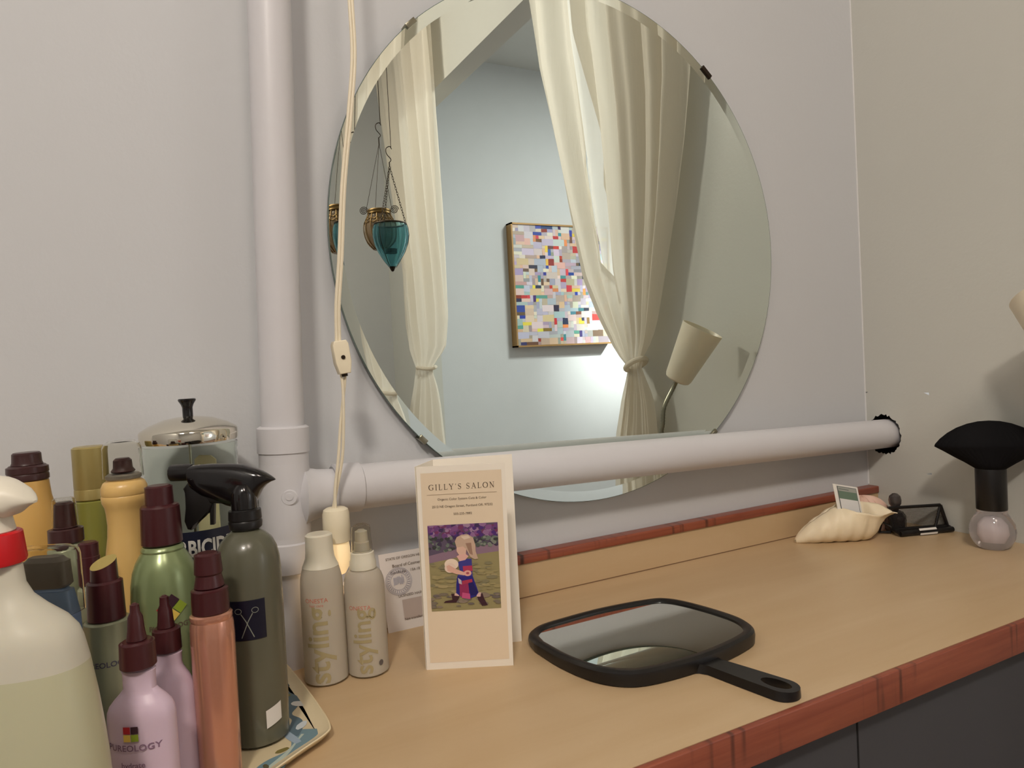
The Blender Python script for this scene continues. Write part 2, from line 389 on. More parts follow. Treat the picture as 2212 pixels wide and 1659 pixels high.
# round mirror
MC, MR, YM = Vector((.5744, 0, .4805)), .3662, -.012
t = thing('round_wall_mirror', 'large round frameless wall mirror, partly behind the white drain pipe', 'mirror', (MC.x, YM, MC.z-MR))
def circle(r, y, n=160): return [(MC.x+r*math.cos(2*math.pi*k/n), y, MC.z+r*math.sin(2*math.pi*k/n)) for k in range(n)]
b = nb(); RI = .3515
A = [b.verts.new(p) for p in circle(RI, YM)]; B_ = [b.verts.new(p) for p in circle(RI, YM+.003)]
b.faces.new(A); b.faces.new(B_[::-1])
for i in range(160): b.faces.new((A[i], A[(i+1) % 160], B_[(i+1) % 160], B_[i]))
obj('mirror_glass', b, MIRROR, t, smooth=False)
b = nb(); R1 = [b.verts.new(p) for p in circle(RI, YM)]; R2 = [b.verts.new(p) for p in circle(MR-.0006, YM-.0147*.042)]
R3 = [b.verts.new(p) for p in circle(MR-.0006, YM+.003)]; R4 = [b.verts.new(p) for p in circle(RI, YM+.003)]
for P, Q in ((R1, R2), (R2, R3), (R3, R4), (R4, R1)):
    for i in range(160): b.faces.new((P[i], P[(i+1) % 160], Q[(i+1) % 160], Q[i]))
obj('bevelled_rim', b, MIRROR, t, smooth=True, ang=20)
b = nb(); R1 = [b.verts.new(p) for p in circle(MR-.0006, YM-.0006)]; R2 = [b.verts.new(p) for p in circle(MR, YM-.0006)]; R3 = [b.verts.new(p) for p in circle(MR, YM+.006)]
R0 = [b.verts.new(p) for p in circle(MR-.0006, YM+.006)]
for P, Q in ((R1, R2), (R2, R3), (R3, R0), (R0, R1)):
    for i in range(160): b.faces.new((P[i], P[(i+1) % 160], Q[(i+1) % 160], Q[i]))
obj('glass_edge', b, MIRRORE, t, ang=30)
for a, L, m_ in ((math.radians(49), .022, DARKM), (math.radians(132.8), .016, STEEL), (math.radians(-52.5), .012, STEEL), (math.radians(-136), .012, STEEL)):
    c = MC+Vector((math.cos(a), 0, math.sin(a)))*(MR-.001); U = Vector((-math.sin(a), 0, math.cos(a))); R = Vector((math.cos(a), 0, math.sin(a)))
    b = nb(); prism(b, [(-L/2, -.003), (L/2, -.003), (L/2, .0035), (-L/2, .0035)], (c.x, YM-.0035, c.z), U, R, (0, 1, 0), 0, .0155, .0006)
    o = obj('mirror_clip', b, m_, t)
    if m_ is DARKM: o['label'] = 'dark clip on the upper right rim'

# hanging lamp cord
YC = -.095
t = thing('hanging_lamp_cord', 'cream lamp cord with inline switch and small lit socket, hanging before the drain pipe', 'lamp', (.18, YC, .11))
path = [(.232, 1.99), (.227, .72), (.2265, .66), (.219, .60), (.207, .519), (.199, .44), (.193, .39), (.191, .35)]
b = nb()
for dx in (-.0016, .0016): tube(b, [(x+dx, YC, z) for x, z in [(.232, 1.99)]]+[tuple(p) for p in spline([(x+dx, YC, z) for x, z in path[1:]], 8)], .0019, 8)
lo = [(.1945, .316), (.194, .30), (.1905, .265), (.186, .225), (.179, .19), (.176, .168)]
for s_, ph in ((1, 0), (-1, 0)):
    pts = spline([(x, YC, z) for x, z in lo], 8)
    tube(b, [(p.x+s_*.0021*math.cos(i*.13), YC+s_*.0017*math.sin(i*.13), p.z) for i, p in enumerate(pts)], .0017, 8)
obj('cord', b, CORD, t)
S0, S1 = Vector((.1915, YC-.001, .351)), Vector((.1955, YC-.001, .3155))
U = (S1-S0).normalized(); V = Vector((U.z, 0, -U.x)); b = nb(); L = (S1-S0).length
prism(b, [(0, -.0065), (.004, -.0085), (L-.012, -.0085), (L, -.006), (L, .006), (L-.012, .0085), (.004, .0085), (0, .0065)], S0, U, V, (0, 1, 0), -.007, .006, .0012)
sw = obj('inline_switch', b, CREAM, t)
b = nb(); lathe(b, [(.0022, 0), (.0022, .0012), (0, .0014)], S0+U*.018+Vector((0, -.007, 0)), 16, axis=(0, -1, 0)); o = obj('switch_screw', b, DARKM, sw)
b = nb(); lathe(b, [(.0035, 0), (.0035, .004), (0, .004)], S1+U*-.001, 14, axis=U); obj('strain_relief', b, DARKM, sw)
b = nb(); sc_ = (.1775, YC)
lathe(b, [(0, .172), (.010, .172), (.0130, .170), (.0142, .166), (.0145, .150), (.0140, .147), (.0140, .136), (.0125, .135), (0, .135)], (sc_[0], sc_[1], 0), 36)
obj('lamp_socket', b, CREAM, t)
b = nb(); lathe(b, [(0, .1352), (.0118, .1352), (.0128, .128), (.0128, .118), (.011, .108), (.007, .101), (0, .0985)], (sc_[0], sc_[1], 0), 32)
o = obj('small_bulb', b, mat('warm_bulb_glass', (240, 220, 180), .4, emit=(255, 220, 165), es=.42), t); o['label'] = 'dim warm glowing bulb'
lamp('bulb_glow', 'POINT', (.1775, YC, .085), .02, (1, .7, .4), .008)

# ------------------------------------------------------------------ curtains in the opening (seen in the mirror)
XCU = XR-.05
def interp(tab, z):
    tab = sorted(tab, key=lambda p: p[1])
    if z <= tab[0][1]: return tab[0][0]
    for (a, z0), (c, z1) in zip(tab, tab[1:]):
        if z <= z1: u = (z-z0)/(z1-z0); return a+(c-a)*u
    return tab[-1][0]
def cloth(L, R, z0, z1, tie, nf, amp, u0=0, u1=1, seed=0, x=XCU, nz=90, nu=90, xoff=0):
    b = nb(); rows = []
    ph = [random.Random(seed+i).uniform(-.35, .35) for i in range(9)]
    for i in range(nz+1):
        z = z0+(z1-z0)*i/nz; l, r = interp(L, z), interp(R, z); row = []
        pinch = 1-.72*math.exp(-((z-tie)/.05)**2)
        flare = min(1, .35+abs(z-tie)*1.1)
        a_, b__ = (u0(z) if callable(u0) else u0), (u1(z) if callable(u1) else u1)
        for j in range(nu+1):
            u = a_+(b__-a_)*j/nu
            uu = u+.018*math.sin(3*z+7*u+seed)
            w_ = math.sin(2*math.pi*nf*uu+ph[0]*6+.8*math.sin(2*math.pi*u*2.3+ph[1]*9))*.7+.3*math.sin(2*math.pi*nf*1.9*uu+ph[2]*5+z)
            row.append(b.verts.new((x+xoff+amp*w_*pinch*flare-.012*math.exp(-((z-tie)/.06)**2), l+(r-l)*u+.004*w_*pinch, z)))
        rows.append(row)
    for A, B in zip(rows, rows[1:]):
        for j in range(nu): b.faces.new((A[j], A[j+1], B[j+1], B[j]))
    return b
ZT = 1.92
LL = [(-2.62, 1.92), (-2.57, 1.746), (-2.40, .95), (-2.36, .767), (-2.368, .528), (-2.33, .40), (-2.245, .318), (-2.37, .134), (-2.466, -.039), (-2.50, -.70)]
LR = [(-1.89, 1.92), (-1.887, 1.68), (-1.876, 1.247), (-1.862, .80), (-1.857, .528), (-1.895, .398), (-2.044, .314), (-1.989, .145), (-1.958, -.001), (-1.93, -.70)]
t = thing('curtain', 'narrow cream curtain tied low, hanging beside the hanging lanterns', 'curtain', (XCU, -2.15, -.7), 'curtains of the doorway')
b = cloth(LL, LR, -.70, ZT, .316, 5, .032, seed=3); obj('drape', b, CURT, t, ang=180)
b = nb(); tube(b, [(XCU-.002+.022*math.cos(a), -2.145+.098*math.sin(a), .316+.004*math.sin(2*a)) for a in [2*math.pi*k/28 for k in range(28)]], .008, 10, closed=True); obj('tieback', b, CURT, t)
RL = [(-1.12, 1.92), (-1.12, 1.6), (-1.094, 1.423), (-1.066, 1.214), (-.998, .982), (-.928, .76), (-.856, .548), (-.78, .424), (-.703, .332), (-.65, .288), (-.688, .209), (-.721, .103), (-.76, -.7)]
RR = [(-.36, 1.92), (-.38, 1.3), (-.407, .959), (-.436, .812), (-.475, .662), (-.518, .527), (-.56, .395), (-.586, .328), (-.607, .305), (-.581, .20), (-.573, .113), (-.54, -.7)]
t = thing('curtain', 'wide cream curtain swept to one tie, hanging in front of the mosaic painting', 'curtain', (XCU, -.65, -.7), 'curtains of the doorway')
SA = lambda z: interp([(.44, .46), (.35, .548), (.27, .63), (.22, .775), (.28, .90), (.30, 1.23), (.30, 1.9)], z)
SB = lambda z: interp([(.44, .46), (.43, .548), (.41, .63), (.37, .775), (.385, .90), (.36, 1.23), (.355, 1.9)], z)
o = obj('drape', cloth(RL, RR, -.70, ZT, .296, 6, .028, 0, SA, seed=11), CURT, t, ang=180)
o = obj('drape', cloth(RL, RR, -.70, ZT, .296, 6, .028, lambda z: SB(z)-.004, 1, seed=11, nu=110), CURT, t, ang=180)
o = obj('sheer_panel', cloth(RL, RR, .47, ZT, .296, 6, .028, lambda z: SA(z)-.02, lambda z: SB(z)+.02, seed=11, nu=26, xoff=.012), SHEER, t, ang=180); o['label'] = 'thin see-through strip of the curtain'
b = nb(); tube(b, [(XCU-.008+.024*math.cos(a), -.628+.029*math.sin(a), .298+.014*math.sin(a)) for a in [2*math.pi*k/28 for k in range(28)]], .007, 10, closed=True); obj('tieback', b, CURT, t)
t = thing('curtain_rod', 'brass coloured curtain rod over the doorway, high on the side wall', 'curtain rod', (XCU, -1.5, 1.93))
b = nb(); tube(b, [(XCU, -2.70, 1.93), (XCU, -.30, 1.93)], .009, 14); obj('rod', b, BRASS, t)
for y in (-2.66, -.33):
    b = nb(); box(b, XCU-.008, y-.008, 1.918, XR, y+.008, 1.926); box(b, XR-.004, y-.015, 1.90, XR, y+.015, 1.96); obj('bracket', b, BRASS, t, smooth=False)

# ------------------------------------------------------------------ mosaic painting in the next room
t = thing('framed_mosaic_painting', 'multicoloured mosaic painting in a thin gold frame, on the far blue wall', 'painting', (2.215, YB, .405))
x0, x1, z0, z1, yp = 1.885, 2.545, .405, 1.105, YB+.055
b = nb(); box(b, x0+.004, YB+.001, z0+.004, x1-.004, yp-.004, z1-.004); obj('canvas', b, mat('canvas_side', (188, 170, 140), .7), t, smooth=False)
b = nb(); fw_ = .009
for q in ((x0, z0, x1, z0+fw_), (x0, z1-fw_, x1, z1), (x0, z0, x0+fw_, z1), (x1-fw_, z0, x1, z1)): box(b, q[0], YB+.0005, q[1], q[2], yp+.004, q[3])
obj('frame', b, mat('gold_frame', (168, 132, 84), .45, metal=.3), t, smooth=False)
rg = random.Random(21); NX, NZ = 34, 36; grid = {}
pal_soft = [(206, 188, 186), (196, 190, 206), (214, 204, 196), (184, 176, 190), (222, 196, 176), (168, 164, 184), (204, 200, 204), (190, 170, 160), (176, 186, 190), (216, 186, 160), (160, 150, 150), (226, 216, 204)]
pal_hot = [(196, 64, 60), (224, 140, 104), (62, 78, 160), (84, 100, 178), (226, 196, 84), (228, 214, 96), (74, 140, 150), (60, 56, 84), (150, 72, 52), (214, 78, 84), (100, 150, 144), (120, 88, 76), (70, 70, 120), (232, 150, 90), (140, 110, 60)]
shapes = []; W_, H_ = x1-x0-2*fw_, z1-z0-2*fw_
for j in range(NZ):
    i = 0
    while i < NX:
        if (i, j) in grid: i += 1; continue
        wd = rg.choice([1, 1, 2, 2, 3, 4]); ht = rg.choice([1, 1, 1, 2, 2])
        wd = min(wd, NX-i)
        for a in range(wd):
            if (i+a, j) in grid: wd = a; break
        for a in range(wd):
            for c in range(ht): grid[(i+a, j+c)] = 1
        ht = min(ht, NZ-j)
        hot = rg.random() < (.30 if wd*ht < 4 else .12)
        c = list(rg.choice(pal_hot if hot else pal_soft)); c = [max(10, min(245, v+rg.randint(-10, 10))) for v in c]
        jx = lambda: rg.uniform(-.0015, .0015)
        u0, u1 = i/NX*W_, min(1, (i+wd)/NX)*W_; v0, v1 = j/NZ*H_, min(1, (j+ht)/NZ)*H_
        shapes.append(([(u0+jx(), v0+jx()), (u1+jx(), v0+jx()), (u1+jx(), v1+jx()), (u0+jx(), v1+jx())], c)); i += wd
# built facing the room (+y); seen in the mirror
bm = nb(); cl = bm.loops.layers.float_color.new('Col')
for k, (poly, c) in enumerate([([(0, 0), (W_, 0), (W_, H_), (0, H_)], (190, 178, 170))]+shapes):
    f = bm.faces.new([bm.verts.new((x0+fw_+min(max(u, 0), W_), yp-.0035+(.0008 if k else 0)+.0000004*k, z0+fw_+min(max(v, 0), H_))) for u, v in poly])
    for l in f.loops: l[cl] = srgb(*c)
obj('mosaic_picture', bm, PAINT, t, smooth=False)

# ------------------------------------------------------------------ hanging lanterns (seen in the mirror)
TEAL = mat('teal_glass', (150, 200, 208), .06, trans=.92, ior=1.15, spec=.8)
CLEARB = mat('smoky_clear_glass', (206, 186, 160), .08, trans=.8, ior=1.2)
def chain(b, A, B, links, r=.0045, w_=.0011):
    A, B = Vector(A), Vector(B); D = (B-A)/links; T = D.normalized(); N0 = T.orthogonal().normalized(); L = D.length*.68
    for i in range(links):
        N = N0 if i % 2 else T.cross(N0); c = A+D*(i+.5)
        tube(b, [c+T*(L*math.sin(a))+N*(r*math.cos(a)) for a in [2*math.pi*k/10 for k in range(10)]], w_, 5, closed=True)
def swirl(b, c, U, V, r=.017):
    tube(b, [Vector(c)+Vector(U)*(r*(1-k/46)*math.cos(k*.42))+Vector(V)*(r*(1-k/46)*math.sin(k*.42)) for k in range(44)], .0012, 6)
def hook(b, x, y, z): tube(b, spline([(x, y, z), (x+.006, y, z+.010), (x-.007, y, z+.026), (x-.008, y, z+.042), (x+.004, y, z+.050), (x+.010, y, z+.042)], 6), .0014, 6)
t = thing('hanging_lantern', 'ribbed teal glass lantern with pointed tip, hanging on chains', 'lantern', (.713, -1.29, .625), 'hanging lanterns')
b = nb(); lathe(b, [(0, .625), (.006, .629), (.022, .650), (.039, .678), (.050, .706), (.054, .730), (.0525, .752), (.048, .766), (.045, .766), (.050, .751), (.0515, .730), (.0478, .707), (.037, .681), (.021, .655), (.006, .636), (0, .634)], (.713, -1.29, 0), 96, rib=.035, ribn=14)
obj('glass_body', b, TEAL, t)
b = nb(); lathe(b, [(0, .620), (.004, .622), (.010, .634), (.0075, .637), (0, .637)], (.713, -1.29, 0), 24)
for k in range(3):
    a = k*2.094+.4; tube(b, [(.713+.0555*math.cos(a)*s, -1.29+.0555*math.sin(a)*s, z) for s, z in ((.2, .632), (.42, .650), (.75, .680), (.95, .708), (1.02, .732), (.99, .754), (.89, .769))], .0009, 6)
tube(b, [(.713+.048*math.cos(a), -1.29+.048*math.sin(a), .767) for a in [2*math.pi*k/36 for k in range(36)]], .0028, 8, closed=True)
obj('wire_cage', b, DARKM, t)
b = nb()
for k in range(3):
    a = k*2.094+.4; chain(b, (.713+.048*math.cos(a), -1.29+.048*math.sin(a), .769), (.722, -1.29, .945), 22, .0026, .0007)
tube(b, [(.722, -1.29, .944), (.722, -1.29, .958)], .002, 6); obj('chain', b, DARKM, t)
b = nb(); hook(b, .722, -1.29, .957); tube(b, [(.730, -1.29, 1.003), (.730, -1.29, ZC-.001)], .0011, 6); lathe(b, [(.010, ZC-.012), (.014, ZC-.0005), (0, ZC-.0005)], (.730, -1.29, 0), 16); obj('ceiling_hook', b, DARKM, t)
b = nb(); lathe(b, [(0, .676), (.018, .677), (.018, .690), (0, .690)], (.713, -1.29, 0), 20); o = obj('tealight', b, mat('dark_tealight', (40, 60, 60), .5), t)
t = thing('hanging_lantern', 'round clear glass lantern in brown wire basket, with coiled wire handles', 'lantern', (.722, -1.42, .705), 'hanging lanterns')
b = nb(); pr = [(0, .706), (.022, .710), (.043, .734), (.051, .763), (.050, .790), (.040, .813), (.035, .824)]
lathe(b, pr+[(r-.0025 if r > .003 else 0, z+.002) for r, z in pr[::-1]], (.722, -1.42, 0), 64); obj('glass_body', b, CLEARB, t)
b = nb()
for k in range(14):
    a = 2*math.pi*k/14; tube(b, spline([(.722+(r+.0015)*math.cos(a+z*2), -1.42+(r+.0015)*math.sin(a+z*2), z) for r, z in pr[1:]], 3), .0014, 6)
for z, r in ((.826, .037), (.835, .0375), (.795, .0505), (.806, .045), (.711, .023)):
    tube(b, [(.722+r*math.cos(a), -1.42+r*math.sin(a), z+(.0025*math.sin(a*13) if z in (.795, .806) else 0)) for a in [2*math.pi*k/72 for k in range(72)]], .0024 if z > .81 else .0014, 6, closed=True)
lathe(b, [(.037, .823), (.0385, .825), (.0385, .837), (.037, .839), (.035, .837), (.035, .825)], (.722, -1.42, 0), 48)
obj('wire_basket', b, BRASS, t)
b = nb(); U = Vector((RT.x, RT.y, 0))*1
for s_ in (-1, 1):
    b = nb(); swirl(b, (.722+s_*.050*.9, -1.42+s_*.050*.43, .838), (.9, .43, 0), (0, 0, 1), .014); obj('coiled_handle', b, DARKM, t)
b = nb()
for a in (math.atan2(.43, .9), math.atan2(.43, .9)+math.pi, math.atan2(.43, .9)+1.7): tube(b, [(.722+.042*math.cos(a), -1.42+.042*math.sin(a), .838), (.735, -1.42, 1.055)], .0009, 6)
tube(b, [(.735, -1.42, 1.05), (.735, -1.42, 1.075)], .0022, 6); obj('chain', b, DARKM, t)
b = nb(); hook(b, .735, -1.42, 1.073); tube(b, [(.743, -1.42, 1.118), (.743, -1.42, ZC-.001)], .0015, 6); lathe(b, [(.010, ZC-.012), (.014, ZC-.0005), (0, ZC-.0005)], (.743, -1.42, 0), 16); obj('ceiling_hook', b, DARKM, t)

# ------------------------------------------------------------------ gooseneck lamp on the counter (right of frame and in the mirror)
SHADE = mat('frosted_shade', (226, 216, 196), .35, sss=.25)
c = Vector((1.0830, -.3690, .3190)); U1 = Vector((.885, .463, -.053)); U2 = Vector((.060, .001, .998))
U3 = Vector((.462, -.886, -.029))
top, bot = c+U1*.0165+U2*.0515-U3*.017, c-U1*.032-U2*.0615+U3*.017; ax = (top-bot).normalized(); L = (top-bot).length
t = thing('gooseneck_lamp', 'desk lamp with off-white cup shade on a bent steel neck, at the right wall', 'lamp', (1.105, -.392, 0))
b = nb(); lathe(b, [(0, 0), (.022, 0), (.027, .003), (.030, .010), (.046, L-.001), (.0465, L), (.0445, L), (.0285, .012), (.024, .006), (0, .005)], bot, 56, axis=ax); obj('lamp_shade', b, SHADE, t)
b = nb(); lathe(b, [(0, .004), (.013, .004), (.013, .03), (.010, .034), (.010, .04), (.022, .06), (.024, .075), (.018, .092), (0, .099)], bot, 28, axis=ax); obj('bulb', b, mat('bulb_glass', (235, 235, 230), .15, coat=.5), t)
b = nb(); nk = spline([bot+ax*.004, bot-ax*.02, c-U1*.059-U2*.120+U3*.02, c-U1*.062-U2*.155+U3*.02, c-U1*.0615-U2*.190+U3*.02, Vector((1.055, -.385, .06)), Vector((1.105, -.392, .016))], 10)
tube(b, nk, [.0052+.0004*math.sin(i*3.1) for i in range(len(nk))], 14); obj('gooseneck', b, STEEL, t)
b = nb(); lathe(b, [(0, 0), (.043, 0), (.045, .002), (.045, .008), (.042, .012), (.010, .016), (.008, .022), (0, .022)], (1.105, -.392, 0), 48); obj('lamp_base', b, STEEL, t)

# ------------------------------------------------------------------ hand mirror
t = thing('hand_mirror', 'black plastic hand mirror with rounded square face lying on the counter', 'hand mirror', (.477, -.23, 0))
hmo = spline([(.3625, -.185, 0), (.370, -.158, 0), (.392, -.139, 0), (.430, -.133, 0), (.490, -.1315, 0), (.552, -.141, 0), (.574, -.155, 0), (.585, -.185, 0), (.591, -.235, 0), (.589, -.272, 0), (.574, -.300, 0), (.548, -.312, 0), (.500, -.321, 0), (.455, -.3225, 0), (.412, -.3175, 0), (.389, -.304, 0), (.373, -.278, 0), (.364, -.235, 0), (.3625, -.185, 0)], 6)[:-1]
cen = Vector((.4765, -.228, 0))
def ring_off(pts, d):
    out = []; n = len(pts)
    for i in range(n):
        T = (pts[(i+1) % n]-pts[i-1]).normalized(); N = Vector((T.y, -T.x, 0))
        if N.dot(pts[i]-cen) < 0: N = -N
        out.append(pts[i]+N*d)
    return out
b = nb(); secs = [(0, .0008), (-.0006, .0002), (.0, .006), (-.002, .0092), (-.006, .0106), (-.0105, .0102), (-.0125, .0070)]
secs = [(-.004, .0), (-.0008, .0012), (0, .004), (-.0008, .0078), (-.004, .0102), (-.009, .0104), (-.0118, .0088), (-.0122, .0070)]
TL = lambda p: .032*max(0, -(p.y+.13))
rings = [[b.verts.new(p+Vector((0, 0, z+(TL(p) if z > .003 else 0)))) for p in ring_off(hmo, d)] for d, z in secs]
for A, B_ in zip(rings, rings[1:]):
    for i in range(len(A)): b.faces.new((A[i], A[(i+1) % len(A)], B_[(i+1) % len(A)], B_[i]))
b.faces.new(rings[0]); b.faces.new(rings[-1])
obj('mirror_frame', b, BLACKP, t)
b = nb(); R = [b.verts.new(p+Vector((0, 0, .0074-.032*(p.y+.13)))) for p in ring_off(hmo, -.0123)]; R2 = [b.verts.new(p+Vector((0, 0, .0066-.032*(p.y+.13)))) for p in ring_off(hmo, -.0123)]
b.faces.new(R); b.faces.new(R2[::-1])
for i in range(len(R)): b.faces.new((R[i], R[(i+1) % len(R)], R2[(i+1) % len(R)], R2[i]))
obj('mirror_glass', b, MIRROR, t, smooth=False)
b = nb(); h0, h1 = Vector((.4865, -.316, 0)), Vector((.5045, -.398, 0)); D = (h1-h0).normalized(); S = Vector((-D.y, D.x, 0)); LH = (h1-h0).length
def hand_outline(w0, w1, e, n=12):
    o = [(-.006, -w0-.013), (.004, -w0-.003), (.012, -w0), (LH*.5, -(w0+w1)/2)]+[(LH+e*0+w1*math.sin(a), -w1*math.cos(a)) for a in [math.pi*k/n for k in range(n+1)]]+[(LH*.5, (w0+w1)/2), (.012, w0), (.004, w0+.003), (-.006, w0+.013)]
    return o
out = hand_outline(.0125, .0160, 0); slot = [(LH-.006+.0150*math.cos(a), .0080*math.sin(a)) for a in [2*math.pi*k/20 for k in range(20)]]
def slab(b, z0, z1, shrink=0):
    # outline with a slot: bridge by fan between nearest points
    pts = [(u, v) for u, v in out]
    ov = {z: [b.verts.new(h0+D*u+S*(v*(1-shrink if z == z1 else 1))+Vector((0, 0, z))) for u, v in pts] for z in (z0, z1)}
    iv = {z: [b.verts.new(h0+D*u+S*v+Vector((0, 0, z))) for u, v in slot] for z in (z0, z1)}
    for z in (z0, z1):
        es = []
        for L_ in (ov[z], iv[z]):
            for i in range(len(L_)): es.append(b.edges.new((L_[i], L_[(i+1) % len(L_)])))
        bmesh.ops.triangle_fill(b, use_beauty=True, use_dissolve=False, edges=es)
    for L0, L1 in ((ov[z0], ov[z1]), (iv[z0], iv[z1])):
        for i in range(len(L0)): b.faces.new((L0[i], L0[(i+1) % len(L0)], L1[(i+1) % len(L1)], L1[i]))
slab(b, .0005, .0090, .12)
obj('handle', b, BLACKP, t, ang=30)

# ------------------------------------------------------------------ brochure
t = thing('folded_salon_brochure', 'cream folded brochure standing on the counter with a child photo on its front', 'brochure', (.29, -.18, 0))
A0, A1 = Vector((.248, -.158, 0)), Vector((.329, -.200, 0)); lean = Vector((-.0035, -.012, .216))
def sheet(b, P, Q, up, th=.0005):
    P, Q = Vector(P), Vector(Q); N = -(Q-P).cross(up).normalized()*th
    vs = [b.verts.new(v) for v in (P, Q, Q+up, P+up, P+N, Q+N, Q+up+N, P+up+N)]
    for f in ((0, 1, 2, 3), (7, 6, 5, 4), (0, 4, 5, 1), (1, 5, 6, 2), (2, 6, 7, 3), (3, 7, 4, 0)): b.faces.new([vs[i] for i in f])
b = nb(); sheet(b, A0, A1, lean); obj('front_panel', b, PAPER, t, smooth=False)
b = nb(); up2 = Vector((0, 0, .2145)); sheet(b, A0+Vector((0, .0012, 0)), (.283, -.118, 0), up2); sheet(b, (.283, -.118, 0), (.367, -.148, 0), up2)
obj('back_panel', b, PAPER, t, smooth=False)
UU, VV = (A1-A0), lean           # u 0..1 across, v 0..1 up
N_ = UU.normalized().cross(VV.normalized())
sh = [([(.045, .035), (.955, .035), (.955, .968), (.045, .968)], (230, 212, 186))]
decal('printed_field', sh, A0, UU, VV, t, eps=.0002)
def ph(x, y):    # position on the printed photo measured on its own 0..1120 x 0..1400 field
    xx = (x-170-.057*(y-150))/1120; yy = (y-150+.05*(x-170))/1400
    return (.094+.794*xx, 1-(.286+.422*yy))
P_ = lambda pts: [ph(x, y) for x, y in pts]
rr = random.Random(5); shp = [([(.094, 1-.286), (.888, 1-.286), (.888, 1-.708), (.094, 1-.708)][::-1], (150, 140, 100))]
def inb(poly): return [(min(max(u, .094), .888), min(max(v, 1-.708), 1-.286)) for u, v in poly]
shp.append((inb(P_([(160, 60), (1320, 60), (1320, 480), (1100, 520), (600, 600), (170, 700)])), (96, 84, 104)))
shp.append((inb(P_([(190, 640), (640, 520), (1310, 440), (1330, 560), (700, 650), (190, 760)])), (142, 116, 134)))
for k in range(150):
    x, y = rr.uniform(190, 1290), rr.uniform(110, 330); s = rr.uniform(22, 60)
    shp.append((inb([ph(a, c_) for a, c_ in blob(x, y, s, s*.8, 9, 0, .2)]), rr.choice([(110, 70, 124), (132, 84, 136), (82, 52, 120), (146, 108, 150), (70, 52, 92), (118, 60, 98), (160, 130, 160)])))
for k in range(110):
    x = rr.uniform(200, 1290); y = rr.uniform(330, 560 if x < 640 else 470); s = rr.uniform(18, 42)
    shp.append((inb([ph(a, c_) for a, c_ in blob(x, y, s, s*.8, 8, 0, .2)]), rr.choice([(84, 94, 88), (110, 120, 112), (64, 66, 66), (128, 134, 124), (70, 60, 84)])))
for k in range(120):
    x, y = rr.uniform(210, 1340), rr.uniform(720, 1500); s = rr.uniform(35, 90)
    g = rr.choice([(158, 146, 104), (146, 136, 100), (166, 152, 112), (132, 126, 98)]) if y < 1250 else rr.choice([(122, 112, 98), (108, 100, 96), (136, 122, 108)])
    shp.append((inb([ph(a, c_) for a, c_ in blob(x, y, s, s*.35, 9, 0, .2)]), g))
girl = [([(560, 1250), (700, 1260), (680, 1330), (640, 1395), (440, 1400), (470, 1370), (580, 1350)], (62, 36, 44)), ([(970, 1290), (1060, 1240), (1090, 1330), (1150, 1440), (1060, 1450), (1000, 1360)], (62, 36, 48)),
 ([(620, 1240), (700, 1240), (680, 1290), (610, 1280)], (214, 180, 170)), ([(960, 1230), (1040, 1230), (1030, 1300), (970, 1300)], (210, 176, 170)),
 ([(655, 960), (900, 960), (1000, 1230), (960, 1290), (860, 1330), (720, 1300), (640, 1240), (640, 1100)], (44, 40, 128)),
 ([(690, 1080), (830, 1060), (860, 1330), (700, 1290)], (150, 48, 92)), ([(830, 1080), (900, 1050), (990, 1230), (950, 1280), (870, 1280)], (34, 30, 96)), ([(740, 1230), (860, 1250), (870, 1340), (730, 1320)], (196, 84, 132)),
 ([(730, 1040), (890, 1010), (900, 1060), (740, 1100)], (170, 56, 84)), ([(665, 990), (720, 1030), (730, 1100), (680, 1080)], (190, 180, 190)),
 ([(660, 740), (760, 680), (880, 680), (900, 960), (660, 970), (690, 860)], (64, 62, 140)), ([(740, 800), (890, 790), (900, 880), (750, 890)], (178, 60, 92)),
 (blob(820, 915, 62, 48, 16), (224, 168, 156)), (blob(820, 915, 26, 20, 12), (170, 84, 96)),
 (blob(560, 770, 112, 90, 20), (236, 216, 196)), (blob(540, 830, 90, 80, 18), (230, 206, 190)),
 ([(480, 800), (520, 780), (640, 850), (770, 900), (770, 950), (640, 930), (500, 880)], (222, 176, 158)), ([(640, 640), (760, 580), (830, 640), (780, 700), (690, 720)], (226, 178, 168)),
 ([(640, 400), (700, 360), (800, 420), (790, 600), (680, 620), (640, 560)], (222, 184, 166)),
 ([(610, 400), (640, 330), (720, 290), (820, 285), (900, 340), (940, 460), (945, 560), (985, 680), (930, 690), (860, 650), (790, 520), (740, 480), (640, 500)], (198, 170, 150)),
 ([(780, 430), (870, 420), (900, 620), (850, 600)], (160, 128, 110)), ([(700, 320), (820, 300), (860, 340), (760, 370)], (220, 200, 180))]
for poly, c_ in girl: shp.append((P_(poly), c_))
decal('printed_photo', shp, A0, UU, VV, t, m=PAINTG, eps=.0005, step=.000002)
INK = mat('grey_ink', (92, 76, 60), .6); INKL = mat('pale_ink', (150, 128, 104), .6)
def stroke(b, pts, w_, O, U, V, N):
    for (x0_, y0_), (x1_, y1_) in zip(pts, pts[1:]):
        d = Vector((x1_-x0_, y1_-y0_)); L_ = d.length
        if L_ < 1e-9: continue
        d /= L_; nn = Vector((-d.y, d.x))*w_/2; q = [Vector((x0_, y0_))-d*w_*.2+nn, Vector((x0_, y0_))-d*w_*.2-nn, Vector((x1_, y1_))+d*w_*.2-nn, Vector((x1_, y1_))+d*w_*.2+nn]
        b.faces.new([b.verts.new(O+U*p.x+V*p.y+N) for p in q])
